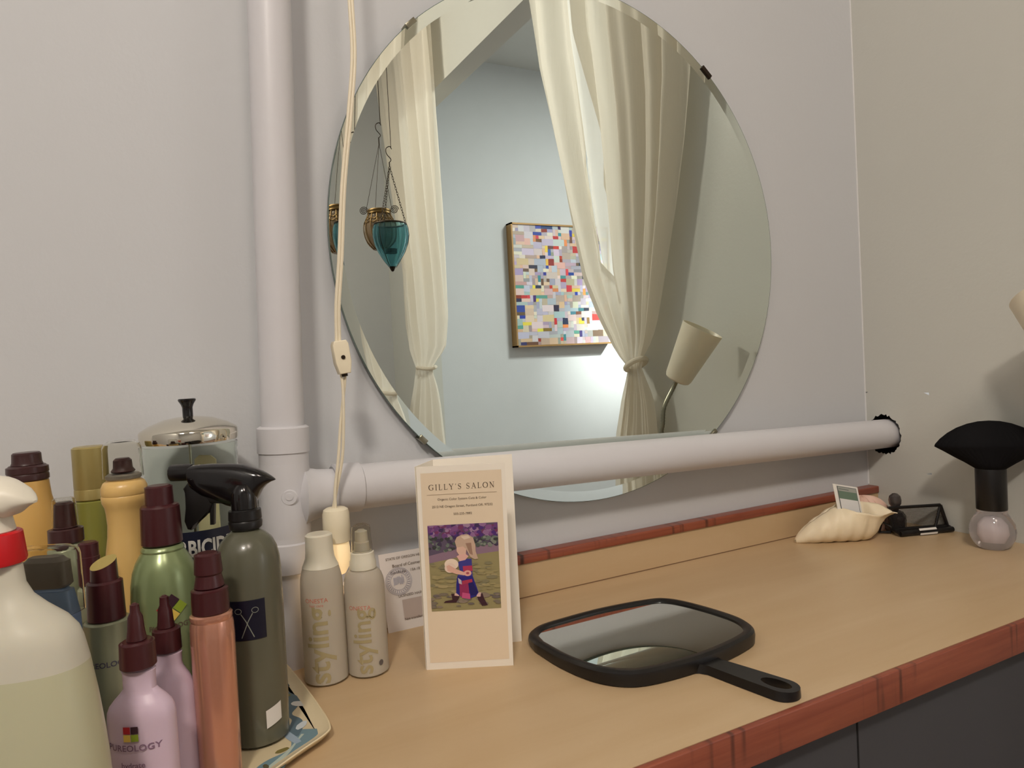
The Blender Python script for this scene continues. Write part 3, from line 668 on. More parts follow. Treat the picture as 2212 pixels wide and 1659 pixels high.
def serif(s, b, O, U, V, N, h, gap):
    arc = lambda cx, cy, rx, ry, a0, a1, n=14: [(cx+rx*math.cos(math.radians(a0+(a1-a0)*k/n)), cy+ry*math.sin(math.radians(a0+(a1-a0)*k/n))) for k in range(n+1)]
    TK, TN = .13, .055
    G = {'I': (.25, [([(.12, 0), (.12, 1)], TK), ([(0, 0), (.25, 0)], TN), ([(0, 1), (.25, 1)], TN)]),
     'L': (.6, [([(.12, 0), (.12, 1)], TK), ([(0, 0), (.58, 0), (.58, .22)], TN), ([(0, 1), (.26, 1)], TN)]),
     'Y': (.78, [([(.06, 1), (.39, .45)], TK), ([(.39, .45), (.7, 1)], TN), ([(.39, 0), (.39, .46)], TK), ([(-.04, 1), (.2, 1)], TN), ([(.56, 1), (.8, 1)], TN), ([(.26, 0), (.52, 0)], TN)]),
     "'": (.12, [([(.08, 1), (.03, .78)], TN*1.4)]),
     'A': (.8, [([(.4, 1), (.08, 0)], TN), ([(.4, 1), (.72, 0)], TK), ([(.18, .34), (.58, .34)], TN), ([(-.04, 0), (.2, 0)], TN), ([(.58, 0), (.86, 0)], TN)]),
     'N': (.82, [([(.12, 0), (.12, 1)], TN), ([(.1, 1), (.72, 0)], TK), ([(.72, 0), (.72, 1)], TN), ([(0, 0), (.24, 0)], TN), ([(-.02, 1), (.14, 1)], TN), ([(.6, 1), (.84, 1)], TN)]),
     'O': (.86, [(arc(.43, .5, .41, .5, 50, 130), TN), (arc(.43, .5, .41, .5, 130, 230), TK), (arc(.43, .5, .41, .5, 230, 310), TN), (arc(.43, .5, .41, .5, -50, 50), TK)]),
     'G': (.86, [(arc(.45, .5, .42, .5, 40, 130), TN), (arc(.45, .5, .42, .5, 130, 230), TK), (arc(.45, .5, .42, .5, 230, 310), TN), ([(.74, .1), (.74, .42)], TK), ([(.58, .43), (.86, .43)], TN), ([(.78, .78), (.78, 1)], TN)]),
     'S': (.56, [(arc(.28, .74, .24, .26, 30, 180), TN), ([(.05, .72), (.16, .56), (.42, .42), (.52, .26)], TK), (arc(.27, .26, .25, .26, 0, -150), TN), ([(.5, .8), (.5, .98)], TN), ([(.02, .04), (.02, .24)], TN)])}
    x = 0
    for ch in s:
        if ch == ' ': x += .62; continue
        w_, st = G[ch]
        for pts, wd in st: stroke(b, [((px_+x)*h, py_*h) for px_, py_ in pts], wd*h, O, U, V, N)
        x += w_+gap
    return x*h
b = nb(); u_, v_ = UU.normalized(), VV.normalized(); wtot = serif("GILLY'S SALON", nb(), Vector(), u_, v_, N_, .0056, .36)
O_ = A0+UU*.5+VV*.885-u_*(wtot-.36*.0056)/2
serif("GILLY'S SALON", b, O_, u_, v_, N_*.0005, .0056, .36)
obj('title_lettering', b, INK, t, smooth=False)
b = nb(); stroke(b, [(-.036, 0), (.036, 0)], .0003, A0+UU*.5+VV*.862, u_, v_, N_*.0005); obj('ruled_line', b, INKL, t, smooth=False)
for s_, v, sz in (('Organic Color System Cuts & Color', .838, .0034), ('2512 NE Oregon Street, Portland OR. 97232', .803, .0034), ('503-235-7882', .765, .0034)):
    text_on('address_lettering', s_, sz, A0+UU*.5+VV*v, UU, VV, t, INK, eps=.0005)

# licence card behind
t = thing('licence_card', 'white printed licence card with a round seal, leaning on the backsplash behind the brochure', 'card', (.31, -.03, 0))
c0 = Vector((.246, -.034, 0)); cu_ = Vector((.150, 0, 0)); cv_ = Vector((-.004, .0108, .0935))
b = nb(); sheet(b, c0, c0+cu_, cv_, .0006); obj('card_sheet', b, mat('white_card', (222, 216, 214), .6), t, smooth=False)
uh, vh = cu_.normalized(), cv_.normalized()
for s_, u, v, sz, al in (('STATE OF OREGON HEALTH LICENSING', .008, .087, .0042, 'LEFT'), ('Board of Cosmetology', .015, .078, .0052, 'LEFT'), ('Certificate    154-10261', .012, .070, .0046, 'LEFT'), ('LICENSED HAIR DESIGNER', .018, .041, .0044, 'LEFT'), ('Not transferable. Display in public view', .022, .0125, .0044, 'LEFT')):
    text_on('card_lettering', s_, sz, c0+uh*u+vh*v, cu_, cv_, t, INK, eps=.0009, align='LEFT')
b = nb(); SEAL = mat('seal_ink', (150, 150, 172), .6)
for r_ in (.0165, .0150, .0105): stroke(b, [(r_*math.cos(a), r_*math.sin(a)) for a in [2*math.pi*k/48 for k in range(49)]], .0004, c0+uh*.021+vh*.059, uh, vh, uh.cross(vh)*.0009)
for k in range(30):
    a = 2*math.pi*k/30; stroke(b, [(.0117*math.cos(a), .0117*math.sin(a)), (.0140*math.cos(a+.05), .0140*math.sin(a+.05))], .0007, c0+uh*.021+vh*.059, uh, vh, uh.cross(vh)*.0009)
for k in range(9): stroke(b, [(-.006+.0015*k, -.005+rr.uniform(0, .003)), (-.006+.0015*k, .004+rr.uniform(0, .003))], .0007, c0+uh*.021+vh*.059, uh, vh, uh.cross(vh)*.0009)
obj('round_seal', b, SEAL, t, smooth=False)
decal('photo_patch', [([(.022, .012), (.066, .012), (.066, .036), (.022, .036)], (186, 172, 166))], c0, uh, vh, t, eps=.0007)

# ------------------------------------------------------------------ right end of the counter
SH = mat('cream_shell', (240, 224, 194), .5, sss=.15, bump=.3, bscale=40, var=.08, vscale=30)
rt2 = Vector((RT.x, RT.y, 0)).normalized(); dp2 = Vector((-rt2.y, rt2.x, 0))     # along and away
def shell_bm(O, table, thick=.0022):
    b = nb(); rows = []; NT = 40
    tab = spline([(s, zb, hl) for s, zb, hl, a, op, bk in table], 6); tab2 = spline([(a, op, bk) for s, zb, hl, a, op, bk in table], 6)
    for i, (q, q2) in enumerate(zip(tab, tab2)):
        s, zb, hl = q; a, op, bk = q2; T = math.pi*(1-.5*max(0, op)); c_ = max(.0005, (hl-zb)/(1-math.cos(T))); row = []
        for k in range(NT+1):
            u = -1+2*k/NT; th = T*u
            ridge = 1+.05*math.sin(2*math.pi*(s/.021)+th*1.5)
            w_ = a*math.sin(th)*ridge; z = zb+c_-c_*math.cos(th)*ridge if ridge < 1 else zb+c_-c_*math.cos(th)
            if u > 0: z += bk*max(0, u)**3
            fl = max(0, op)*.010*abs(u)**6*(1 if u > 0 else -1)
            row.append(b.verts.new(O+rt2*s+dp2*(w_+fl)+Vector((0, 0, max(z, 0)))))
        rows.append(row)
    for A, B in zip(rows, rows[1:]):
        for k in range(NT): b.faces.new((A[k], A[k+1], B[k+1], B[k]))
    return b
t = thing('seashell', 'large cream spiral seashell used as a card holder, beside the card rack', 'seashell', (1.01, -.075, 0))
O_ = Vector((.931, -.047, .0005))
tb = [(0, .001, .004, .002, 0, 0), (.0077, 0, .0142, .008, 0, 0), (.0243, 0, .0284, .016, 0, 0), (.0397, 0, .0379, .021, 0, 0), (.0600, 0, .0495, .025, .05, .000), (.0776, 0, .0476, .027, .5, .004), (.0954, 0, .0448, .026, .8, .007), (.113, .005, .0415, .022, .9, .009), (.123, .020, .0418, .015, 1.0, .008), (.1357, .033, .0425, .009, 1.0, .005), (.1475, .0375, .0395, .003, 1.0, .0)]
tb = [(a_*1.09, b_*1.08, c_*1.10, d_*1.05, e_, f_) for a_, b_, c_, d_, e_, f_ in tb]
o = obj('shell_body', shell_bm(O_, tb), SH, t, ang=180)
md = o.modifiers.new('thick', 'SOLIDIFY'); md.thickness = .0018; md.offset = -1
t2 = thing('appointment_card', 'small white and green card standing in the cream seashell', 'card', (1.0, -.08, .008))
b = nb(); q2 = at(1852, 1053, 1.152); q3 = at(1798.5, 1044.6, 1.148); q0 = at(1815, 1128, 1.148)
q1 = q0+(q2-q3); cu2, cv2 = q1-q0, q3-q0
sheet(b, q0, q1, cv2, .0006); obj('card_sheet', b, mat('white_card_stock', (232, 230, 224), .55), t2, smooth=False)
decal('printed_panel', [([(.14, .06), (.92, .06), (.92, .96), (.14, .96)], (96, 100, 104)), ([(.17, .09), (.90, .09), (.90, .64), (.17, .64)], (222, 222, 222)), ([(.17, .64), (.90, .64), (.90, .84), (.17, .84)], (106, 128, 112)), ([(.17, .84), (.90, .84), (.90, .945), (.17, .945)], (160, 164, 158)), ([(.20, .88), (.6, .88), (.6, .90), (.20, .90)], (110, 118, 116))], q0, cu2, cv2, t2, eps=.0008)
t = thing('seashell', 'pink ribbed seashell behind the cream shell by the wall corner', 'seashell', (1.095, -.055, 0))
b = nb(); rows = []; Nn = 64
for i in range(17):
    h = i/16; row = []
    for k in range(Nn):
        a = 2*math.pi*k/Nn; rb = 1+.05*math.cos(16*a); r = math.cos(h*math.pi/2)**.75
        row.append(b.verts.new(Vector((1.098, -.060, 0))+rt2*(.044*r*rb*math.cos(a)-.010*h)+dp2*(.020*r*rb*math.sin(a)+.004*h)+Vector((0, 0, .0005+.056*math.sin(h*math.pi/2)*(1+.02*math.cos(16*a))))))
    rows.append(row)
for A, B in zip(rows, rows[1:]):
    for k in range(Nn): b.faces.new((A[k], A[(k+1) % Nn], B[(k+1) % Nn], B[k]))
b.faces.new(rows[0][::-1]); b.faces.new(rows[-1])
obj('shell_body', b, mat('pink_shell', (226, 190, 172), .5, sss=.15, bump=.3, bscale=50, var=.08, vscale=40), t)

# card rack of black wire mesh
t = thing('mesh_card_holder', 'black wire mesh card holder standing right of the cream seashell', 'card holder', (1.125, -.135, 0))
a0, a1 = Vector((1.083, -.126, 0)), Vector((1.1735, -.157, 0)); du = (a1-a0).normalized(); dn = Vector((-du.y, du.x, 0))
def gridm(P00, P10, P11, P01, nu, nv, th, name, par):
    b = nb(); P00, P10, P11, P01 = map(Vector, (P00, P10, P11, P01))
    g = [[b.verts.new((P00*(1-u/nu)+P10*(u/nu))*(1-v/nv)+(P01*(1-u/nu)+P11*(u/nu))*(v/nv)) for u in range(nu+1)] for v in range(nv+1)]
    for v in range(nv):
        for u in range(nu): b.faces.new((g[v][u], g[v][u+1], g[v+1][u+1], g[v+1][u]))
    o = obj(name, b, BLACKP, par, smooth=False); m_ = o.modifiers.new('w', 'WIREFRAME'); m_.thickness = th; m_.use_even_offset = False; return o
bk0, bk1 = a0+dn*.020+Vector((0, 0, .008)), a1+dn*.012+Vector((0, 0, .008)); bt0, bt1 = bk0+dn*.006+Vector((-.002, 0, .035)), bk1+dn*.006+Vector((-.010, 0, .035))
gridm(bk0, bk1, bt1, bt0, 40, 16, .0008, 'mesh_back', t); gridm(a0+Vector((0, 0, .006)), a1+Vector((0, 0, .006)), bk1, bk0, 40, 8, .0008, 'mesh_tray', t)
b = nb(); z5 = Vector((0, 0, .0052))
tube(b, [a0+z5, a1+z5], .0042, 10); tube(b, [bk0, bk1], .003, 8); tube(b, [bt0, bt1], .0028, 8); tube(b, [a0+z5, bk0], .003, 8); tube(b, [a1+z5, bk1], .003, 8); tube(b, [bk0, bt0], .003, 8); tube(b, [bk1, bt1], .003, 8)
tube(b, [bt1, bk1-du*.022], .0022, 8)
tube(b, [bk0+Vector((0, 0, .004)), bk0-du*.012+dn*.008+Vector((0, 0, .012)), bk0-du*.016+dn*.010+Vector((0, 0, -.005)), bk0+dn*.004+Vector((0, 0, -.005))], .0025, 8)
obj('wire_frame', b, BLACKP, t)
b = nb(); e0 = a0+du*.032-dn*.0045+Vector((0, 0, .0088)); sheet(b, e0, e0+du*.031, Vector((0, .0016, .0032)), .0006); sheet(b, e0+Vector((0, -.0006, -.0072)), e0+du*.031+Vector((0, -.0006, -.0072)), Vector((0, -.0008, .0030)), .0006)
o = obj('small_label', b, mat('white_label', (225, 222, 216), .5), t, smooth=False); o['label'] = 'small white label on the front bar'
t = thing('perfume_bottle', 'small dark bottle with a round stopper behind the mesh card holder', 'bottle', (1.118, -.100, 0))
SMOK = mat('smoky_dark_glass', (70, 64, 62), .12, spec=.6)
b = nb(); lathe(b, [(0, .001), (.015, .001), (.0165, .004), (.0165, .026), (.012, .033), (.006, .036), (.0055, .041), (0, .041)], (1.113, -.098, 0), 8); obj('bottle_body', b, SMOK, t, smooth=False)
b = nb(); lathe(b, [(0, .040), (.006, .041), (.0095, .047), (.0100, .053), (.0085, .060), (.004, .064), (0, .065)], (1.113, -.098, 0), 20); obj('stopper', b, SMOK, t)

# neck duster brush
bx, by = 1.128, -.244
t = thing('neck_duster_brush', 'black fan shaped neck brush standing upright on its round clear handle', 'brush', (bx, by, 0))
CLEAR = mat('clear_acrylic', (238, 232, 236), .04, trans=.85, ior=1.35, spec=.5)
b = nb(); lathe(b, [(0, .0), (.018, .0), (.024, .005), (.0295, .016), (.031, .026), (.029, .038), (.024, .047), (.0205, .053), (.0200, .059), (0, .059)], (bx, by, 0), 40); obj('clear_handle', b, CLEAR, t)
b = nb(); lathe(b, [(0, .012), (.011, .012), (.016, .022), (.015, .034), (.008, .045), (0, .050)], (bx, by, 0), 24, rib=.05, ribn=5); obj('handle_core', b, mat('pearly_core', (230, 222, 220), .25, spec=.6), t)
b = nb(); lathe(b, [(0, .0585), (.0200, .0585), (.0205, .060), (.0205, .119), (.0200, .121), (0, .121)], (bx, by, 0), 40); obj('ferrule', b, BLACKP, t)
fd = Vector((.60, -.80, 0)); fn = Vector((.8, .6, 0)); b = nb(); rows = []
pr = [(.0198, .1205), (.033, .1295), (.047, .138), (.060, .1465), (.0715, .1535), (.0705, .157), (.064, .1655), (.054, .1745), (.042, .1825), (.028, .1885), (.014, .192), (0, .193)]
NS = 160
for r, z in pr:
    if r == 0: rows.append([b.verts.new((bx, by, z))]); continue
    dd = .0195+.10*(z-.12) if z < .157 else .0235*max(.05, (1-(z-.157)/.037))
    row = []
    for k in range(NS):
        a = 2*math.pi*k/NS; j = 1+.014*math.sin(k*2.39*7)+random.uniform(-.004, .004)
        row.append(b.verts.new(Vector((bx, by, z))+fd*(r*j*math.cos(a))+fn*(min(dd, r)*j*math.sin(a))))
    rows.append(row)
for A, B in zip(rows, rows[1:]):
    for k in range(NS):
        k2 = (k+1) % NS
        b.faces.new((A[k], A[k2], B[0])) if len(B) == 1 else b.faces.new((A[k], A[k2], B[k2], B[k]))
b.faces.new(rows[0][::-1])
obj('bristles', b, mat('black_bristles', (12, 11, 14), .8, spec=.2), t, ang=180)

# ------------------------------------------------------------------ decorative tray under the bottles
TRZ = .006
t = thing('patterned_tray', 'cream tray painted with blue waves under the cluster of hair bottles', 'tray', (.03, -.2, 0))
tp = spline([(.117, -.058, 0), (.1235, -.12, 0), (.1285, -.20, 0), (.1285, -.236, 0), (.122, -.250, 0), (.095, -.2685, 0), (.05, -.302, 0), (.015, -.335, 0), (-.015, -.344, 0), (-.040, -.335, 0), (-.070, -.312, 0), (-.102, -.270, 0), (-.098, -.20, 0), (-.080, -.152, 0), (-.055, -.128, 0), (.0, -.124, 0), (.062, -.120, 0), (.092, -.085, 0), (.106, -.062, 0), (.117, -.058, 0)], 5)[:-1]
tcen = Vector((.03, -.21, 0))
def toff(d):
    out = []; n = len(tp)
    ar = sum(tp[i].x*tp[(i+1) % n].y-tp[(i+1) % n].x*tp[i].y for i in range(n)); sg = 1 if ar > 0 else -1
    for i in range(n):
        T = (tp[(i+1) % n]-tp[i-1]).normalized(); out.append(tp[i]+Vector((T.y, -T.x, 0))*d*sg)
    return out
b = nb(); rs = [[b.verts.new(p+Vector((0, 0, z))) for p in toff(d)] for d, z in ((-.012, .0003), (-.004, .004), (0, .0085), (.0006, .0098), (-.0008, .0102), (-.005, .0078), (-.011, TRZ))]
for A, B in zip(rs, rs[1:]):
    for i in range(len(A)): b.faces.new((A[i], A[(i+1) % len(A)], B[(i+1) % len(A)], B[i]))
b.faces.new(rs[0][::-1]); b.faces.new(rs[-1])
obj('tray_body', b, mat('cream_glaze', (222, 206, 170), .25, coat=.3, var=.06, vscale=30), t)
# painted decoration on the flat of the tray
dsh = []
rt_ = random.Random(9)
def band(pts, w_, c):
    P = spline([(x, y, 0) for x, y in pts], 6); L_, R_ = [], []
    for i, p in enumerate(P):
        T = (P[min(i+1, len(P)-1)]-P[max(i-1, 0)]).normalized(); N = Vector((-T.y, T.x, 0)); ww = BW*w_*(.75+.35*math.sin(i*.5)); L_.append(p+N*ww); R_.append(p-N*ww)
    for i in range(len(P)-1): dsh.append(([(L_[i].x, L_[i].y), (L_[i+1].x, L_[i+1].y), (R_[i+1].x, R_[i+1].y), (R_[i].x, R_[i].y)], c))
BW = 1.35
band([(.004, -.318), (.035, -.292), (.058, -.284), (.080, -.265), (.098, -.250), (.112, -.226)], .0075, (110, 138, 148))
band([(.012, -.312), (.04, -.288), (.062, -.279), (.086, -.259), (.106, -.232)], .0018, (176, 190, 180))
band([(.098, -.232), (.106, -.205), (.102, -.186), (.112, -.160), (.106, -.132)], .0042, (86, 108, 120))
band([(.100, -.245), (.094, -.222), (.098, -.20), (.088, -.18)], .0025, (150, 168, 184))
band([(.112, -.128), (.104, -.108), (.110, -.09)], .0035, (70, 92, 100))
for x, y, rx, ry, c in ((.108, -.216, .008, .004, (196, 204, 208)), (.114, -.172, .005, .008, (214, 214, 210)), (.086, -.25, .006, .003, (120, 110, 60)), (.070, -.268, .004, .002, (90, 84, 60)), (.106, -.148, .006, .0035, (120, 116, 70)), (.114, -.112, .004, .006, (176, 196, 214)), (.097, -.165, .005, .003, (60, 84, 96))):
    dsh.append((blob(x, y, rx, ry, 12, rt_.uniform(0, 2), .12), c))
decal('painted_waves', dsh, (0, 0, 0), (1, 0, 0), (0, 1, 0), t, m=PAINTG, eps=TRZ+.0001, step=.000002)

# ------------------------------------------------------------------ bottles
WHITEP = mat('white_plastic', (228, 222, 206), .35)
FROST = mat('frosted_white_plastic', (208, 204, 188), .32, sss=.3, trans=.12, ior=1.2)
REDP = mat('red_plastic', (206, 26, 34), .35)
def loft(b, st, O, U, D, ns=28, pw=2.6):
    """body through stations (u, top z, bottom z, half depth) along U"""
    rings = []
    for u, zt, zb, hd in st:
        ring = []
        for k in range(ns):
            a = 2*math.pi*k/ns; c_, s_ = math.cos(a), math.sin(a); c_ = math.copysign(abs(c_)**(2/pw), c_); s_ = math.copysign(abs(s_)**(2/pw), s_)
            ring.append(b.verts.new(Vector(O)+U*u+D*(hd*c_)+Vector((0, 0, (zt+zb)/2+(zt-zb)/2*s_))))
        rings.append(ring)
    for A, B in zip(rings, rings[1:]):
        for k in range(ns): b.faces.new((A[k], A[(k+1) % ns], B[(k+1) % ns], B[k]))
    b.faces.new(rings[0][::-1]); b.faces.new(rings[-1]); return b
# big white spray bottle at the left edge
B = Bottle(-.083, -.350); kk = B.k
t = thing('trigger_spray_bottle', 'big milky white spray bottle with red collar at the left edge', 'spray bottle', (B.x, B.y, 0))
jc = (B.x, B.y)
def jp(pts): return [(hw*kk, B.z(py)) for py, hw in pts]
pr = jp([(1222, 58), (1262, 62), (1290, 76), (1316, 104), (1345, 142), (1370, 162), (1392, 170), (1440, 180), (1520, 192), (1600, 201), (1659, 206), (1800, 212)])+[(.0575, .012), (.054, .003), (.046, .0005), (0, .0005)]
b = nb(); lathe(b, [(0, pr[0][1]+.004), (.010, pr[0][1]+.004)]+pr, (B.x, B.y, 0), 72, ys=.56, ang=WIDE, power=2.3)
LQ = mat('milky_green_liquid_fill', (188, 186, 156), .3, sss=.3)
for f in b.faces:
    if f.calc_center_median().z < B.z(1425): f.material_index = 1
obj('bottle_body', b, [FROST, LQ], t)
b = nb(); r_ = .0155; z1_, z0_ = B.z(1150), B.z(1218); b = nb(); lathe(b, [(0, z0_), (r_*1.05, z0_), (r_*1.1, z0_+.002), (r_, z1_-.001), (r_-.001, z1_), (0, z1_)], (B.x, B.y, 0), 48, rib=.012, ribn=24); obj('collar', b, REDP, t)
b = nb(); zc = B.z(1150); Oj = Vector((B.x, B.y, 0)); dpx = lambda px, py: ((px-(IW/2+F*(Vector((B.x, B.y, B.z(py)))-EYE).dot(RT)/depth_of((B.x, B.y, B.z(py)))))*kk, B.z(py))
st = []
for px, yt, yb, hd in ((-118, 1030, 1062, .009), (-112, 1026, 1066, .011), (-60, 1026, 1070, .013), (-30, 1028, 1085, .0135), (0, 1032, 1110, .0135), (15, 1037, 1118, .013), (30, 1046, 1114, .012), (45, 1056, 1103, .0105), (58, 1068, 1097, .008), (68, 1078, 1093, .005), (75, 1086, 1091, .002)):
    u, zt = dpx(px, yt); st.append((u, zt, dpx(px, yb)[1], hd))
loft(b, st, Oj, rt2, dp2)
lathe(b, [(0, B.z(1152)), (.0125, B.z(1152)), (.0135, B.z(1148)), (.0120, B.z(1120)), (.0115, B.z(1070)), (0, B.z(1068))], (B.x-.001, B.y, 0), 32)
obj('spray_head', b, WHITEP, t)
b = nb(); prism(b, [dpx(-70, 1066), dpx(-62, 1068), dpx(-84, 1150), dpx(-112, 1200), dpx(-120, 1196), dpx(-98, 1150)], Oj, rt2, (0, 0, 1), dp2, -.007, .007, .002); obj('trigger', b, REDP, t)

def simple(name, label, cat, x, y, base, parts, group=None, ys=1, power=2.0, seg=48):
    B = Bottle(x, y, base); t = thing(name, label, cat, (x, y, base), group); out = {}
    for pn, pts, m_, kw in parts:
        pf = B.prof(pts) if not kw.get('raw') else pts
        if kw.get('tobase'): pf = pf+[(pf[-1][0], base+.003), (pf[-1][0]-.003, base+.0003)]
        b = nb(); lathe(b, capped(pf) if not kw.get('open') else pf, (x, y, 0), seg, ys=kw.get('ys', ys), ang=WIDE, power=kw.get('power', power), rib=kw.get('rib', 0), ribn=kw.get('ribn', 0))
        o = obj(pn, b, m_, kw.get('par') and out[kw['par']] or t); out[pn] = o
        if kw.get('lab'): o['label'] = kw['lab']
    return B, t, out
AMB = mat('amber_plastic', (206, 166, 96), .3, sss=.25, spec=.5)
simple('hairspray_bottle', 'amber hair spray bottle with dark brown nozzle cap, beside the large white sprayer', 'bottle', -.093, -.107, 0, [
 ('bottle_body', [(1036, 38), (1050, 39), (1072, 41), (1095, 46), (1120, 51), (1160, 55), (1300, 57)], AMB, dict(tobase=1)),
 ('cap', [(1004, 36), (1008, 39), (1020, 39.5), (1022, 38), (1026, 39.5), (1038, 39.5)], BROWNC, {}),
 ('nozzle', [(977, 27), (998, 28), (1006, 30)], BROWNC, {})])
B2 = Bottle(-.093, -.107); zz = B2.z(988)
OLG = mat('olive_gold_cap', (168, 152, 96), .32, metal=.35); OLB = mat('olive_green_plastic', (130, 130, 62), .3, sss=.1)
simple('styling_product_tube', 'tall slim olive green can with matte gold cap, beside the clear domed can', 'bottle', -.047, -.0785, 0, [
 ('can_body', [(1079, 33.5), (1120, 34), (1200, 34), (1300, 34)], OLB, dict(tobase=1)),
 ('cap', [(964, 32), (967, 33.5), (1052, 33.5), (1054, 32.8), (1056, 33.5), (1078, 34)], OLG, {})])
YEL = mat('golden_yellow_plastic', (214, 178, 112), .3, sss=.15, spec=.5)
B, t, o_ = simple('aerosol_can', 'golden waisted aerosol can with brown button under a clear dome cap', 'bottle', -.018, -.160, TRZ, [
 ('can_body', [(1033, 34), (1040, 40), (1050, 44.5), (1064, 45.5), (1067, 44), (1070, 45.5), (1082, 44.5), (1092, 40), (1105, 38), (1130, 36.5), (1155, 38), (1190, 43), (1230, 48), (1300, 50)], YEL, dict(tobase=1)),
 ('valve_ring', [(1022, 33), (1025, 35), (1034, 35)], mat('grey_ring', (150, 144, 134), .35, metal=.4), {}),
 ('spray_button', [(989, 16), (994, 18), (1010, 19), (1020, 24)], BROWNC, {}),
 ('clear_dome_cap', [(952, 26), (957, 34), (966, 38), (1030, 39.5), (1030, 38.3), (967, 36.8), (959, 33), (954.5, 25)], mat('clear_plastic_cap', (246, 245, 240), .02, trans=1, ior=1.05), dict(open=1))])
DKPL = mat('smoky_brown_plastic', (72, 44, 44), .3)
GRB = mat('grey_green_plastic', (150, 156, 132), .3, metal=.25)
CLR = mat('clear_plastic_overcap', (242, 241, 236), .04, trans=1, ior=1.05)
simple('pump_bottle', 'small dark brown pump bottle with clear overcap, between amber and olive bottles', 'bottle', -.0625, -.166, TRZ, [
 ('bottle_body', [(1172, 33), (1180, 36), (1240, 37), (1300, 37)], GRB, dict(tobase=1)),
 ('collar', [(1140, 30), (1142, 33.5), (1172, 34)], BROWNC, {}),
 ('pump_head', [(1084, 17), (1088, 19), (1136, 22), (1141, 24)], DKPL, {}),
 ('clear_overcap', [(1076, 19), (1079, 22), (1136, 25), (1136, 24), (1080, 20.6), (1078, 18)], CLR, dict(open=1))])
simple('pump_bottle', 'slim bottle with plain maroon cap behind the slant-topped grey green bottle', 'bottle', -.0445, -.2055, TRZ, [
 ('bottle_body', [(1262, 21), (1270, 25), (1330, 26), (1400, 26)], GRB, dict(tobase=1)),
 ('cap', [(1170, 18), (1173, 19.5), (1200, 19.8), (1201, 21), (1262, 21.5)], MAROON, {})])
# square bottle with a clear boxy overcap, blue inside
B = Bottle(-.0655, -.274, TRZ*0+.0); B.k = depth_of((-.0655, -.274, .1))/F
t = thing('spray_bottle', 'blue bottle with grey collar under a boxy clear overcap, behind the big white sprayer', 'bottle', (-.0655, -.274, TRZ))
w2 = 66*B.k
BLU = mat('blue_translucent_plastic', (104, 126, 158), .3, trans=.15, sss=.1)
def rbox(b, pts, ys, power=6): lathe(b, capped(pts, .002), (B.x, B.y, 0), 56, ys=ys, ang=WIDE, power=power)
b = nb(); rbox(b, [(44*B.k, B.z(1268)), (50*B.k, B.z(1275)), (60*B.k, B.z(1330)), (62*B.k, B.z(1420)), (62*B.k, TRZ+.0008)], .42, 4); obj('bottle_body', b, BLU, t)
b = nb(); rbox(b, [(40*B.k, B.z(1202)), (47*B.k, B.z(1212)), (50*B.k, B.z(1268))], .42, 4); obj('collar', b, mat('grey_plastic', (92, 86, 78), .4), t)
b = nb(); z_t, z_b = B.z(1181), B.z(1322); lathe(b, [(0, z_t), (w2-.006, z_t), (w2-.001, z_t-.003), (w2, z_t-.007), (w2*1.03, z_b), (w2*1.03-.001, z_b), (w2-.0012, z_t-.007), (w2-.003, z_t-.003), (w2-.007, z_t-.0012), (0, z_t-.0012)], (B.x, B.y, 0), 56, ys=.48, ang=WIDE, power=4.5); obj('clear_overcap', b, CLR, t)
# grey green bottle with slanted cap
B, t, o_ = simple('hair_product_bottle', 'silvery grey green bottle with maroon cap slanted to a gold top', 'bottle', -.033, -.2455, TRZ, [
 ('bottle_body', [(1336, 44), (1339, 47), (1400, 47), (1500, 47)], mat('silver_green_plastic', (146, 150, 124), .3, metal=.35), dict(tobase=1)),
 ('cap', [(1252, 33), (1256, 35), (1300, 36), (1337, 37)], MAROON, {})])
b = nb(); ck = [2*math.pi*k/36 for k in range(36)]; r_ = 27*B.k; zb, zl, zh = B.z(1254), B.z(1226), B.z(1204)
A = [b.verts.new((B.x+r_*math.cos(a), B.y+r_*math.sin(a), zb)) for a in ck]
C_ = [b.verts.new(Vector((B.x+r_*.95*math.cos(a), B.y+r_*.95*math.sin(a), 0))+Vector((0, 0, zl+(zh-zl)*(.5+.5*math.cos(a-WIDE-1.15))))) for a in ck]
for i in range(36): b.faces.new((A[i], A[(i+1) % 36], C_[(i+1) % 36], C_[i]))
b.faces.new(A[::-1]); ft = b.faces.new(C_); ft.material_index = 1
o = obj('slanted_pump', b, [MAROON, mat('gold_disc', (190, 170, 96), .35, metal=.5)], t)
wrap_text('brand_lettering', 'PUREOLOGY', .0056, (B.x, B.y), 47*B.k, B.z(1420), face((B.x, B.y))-.25, t, mat('violet_ink', (70, 66, 84), .5), bold=.0001)
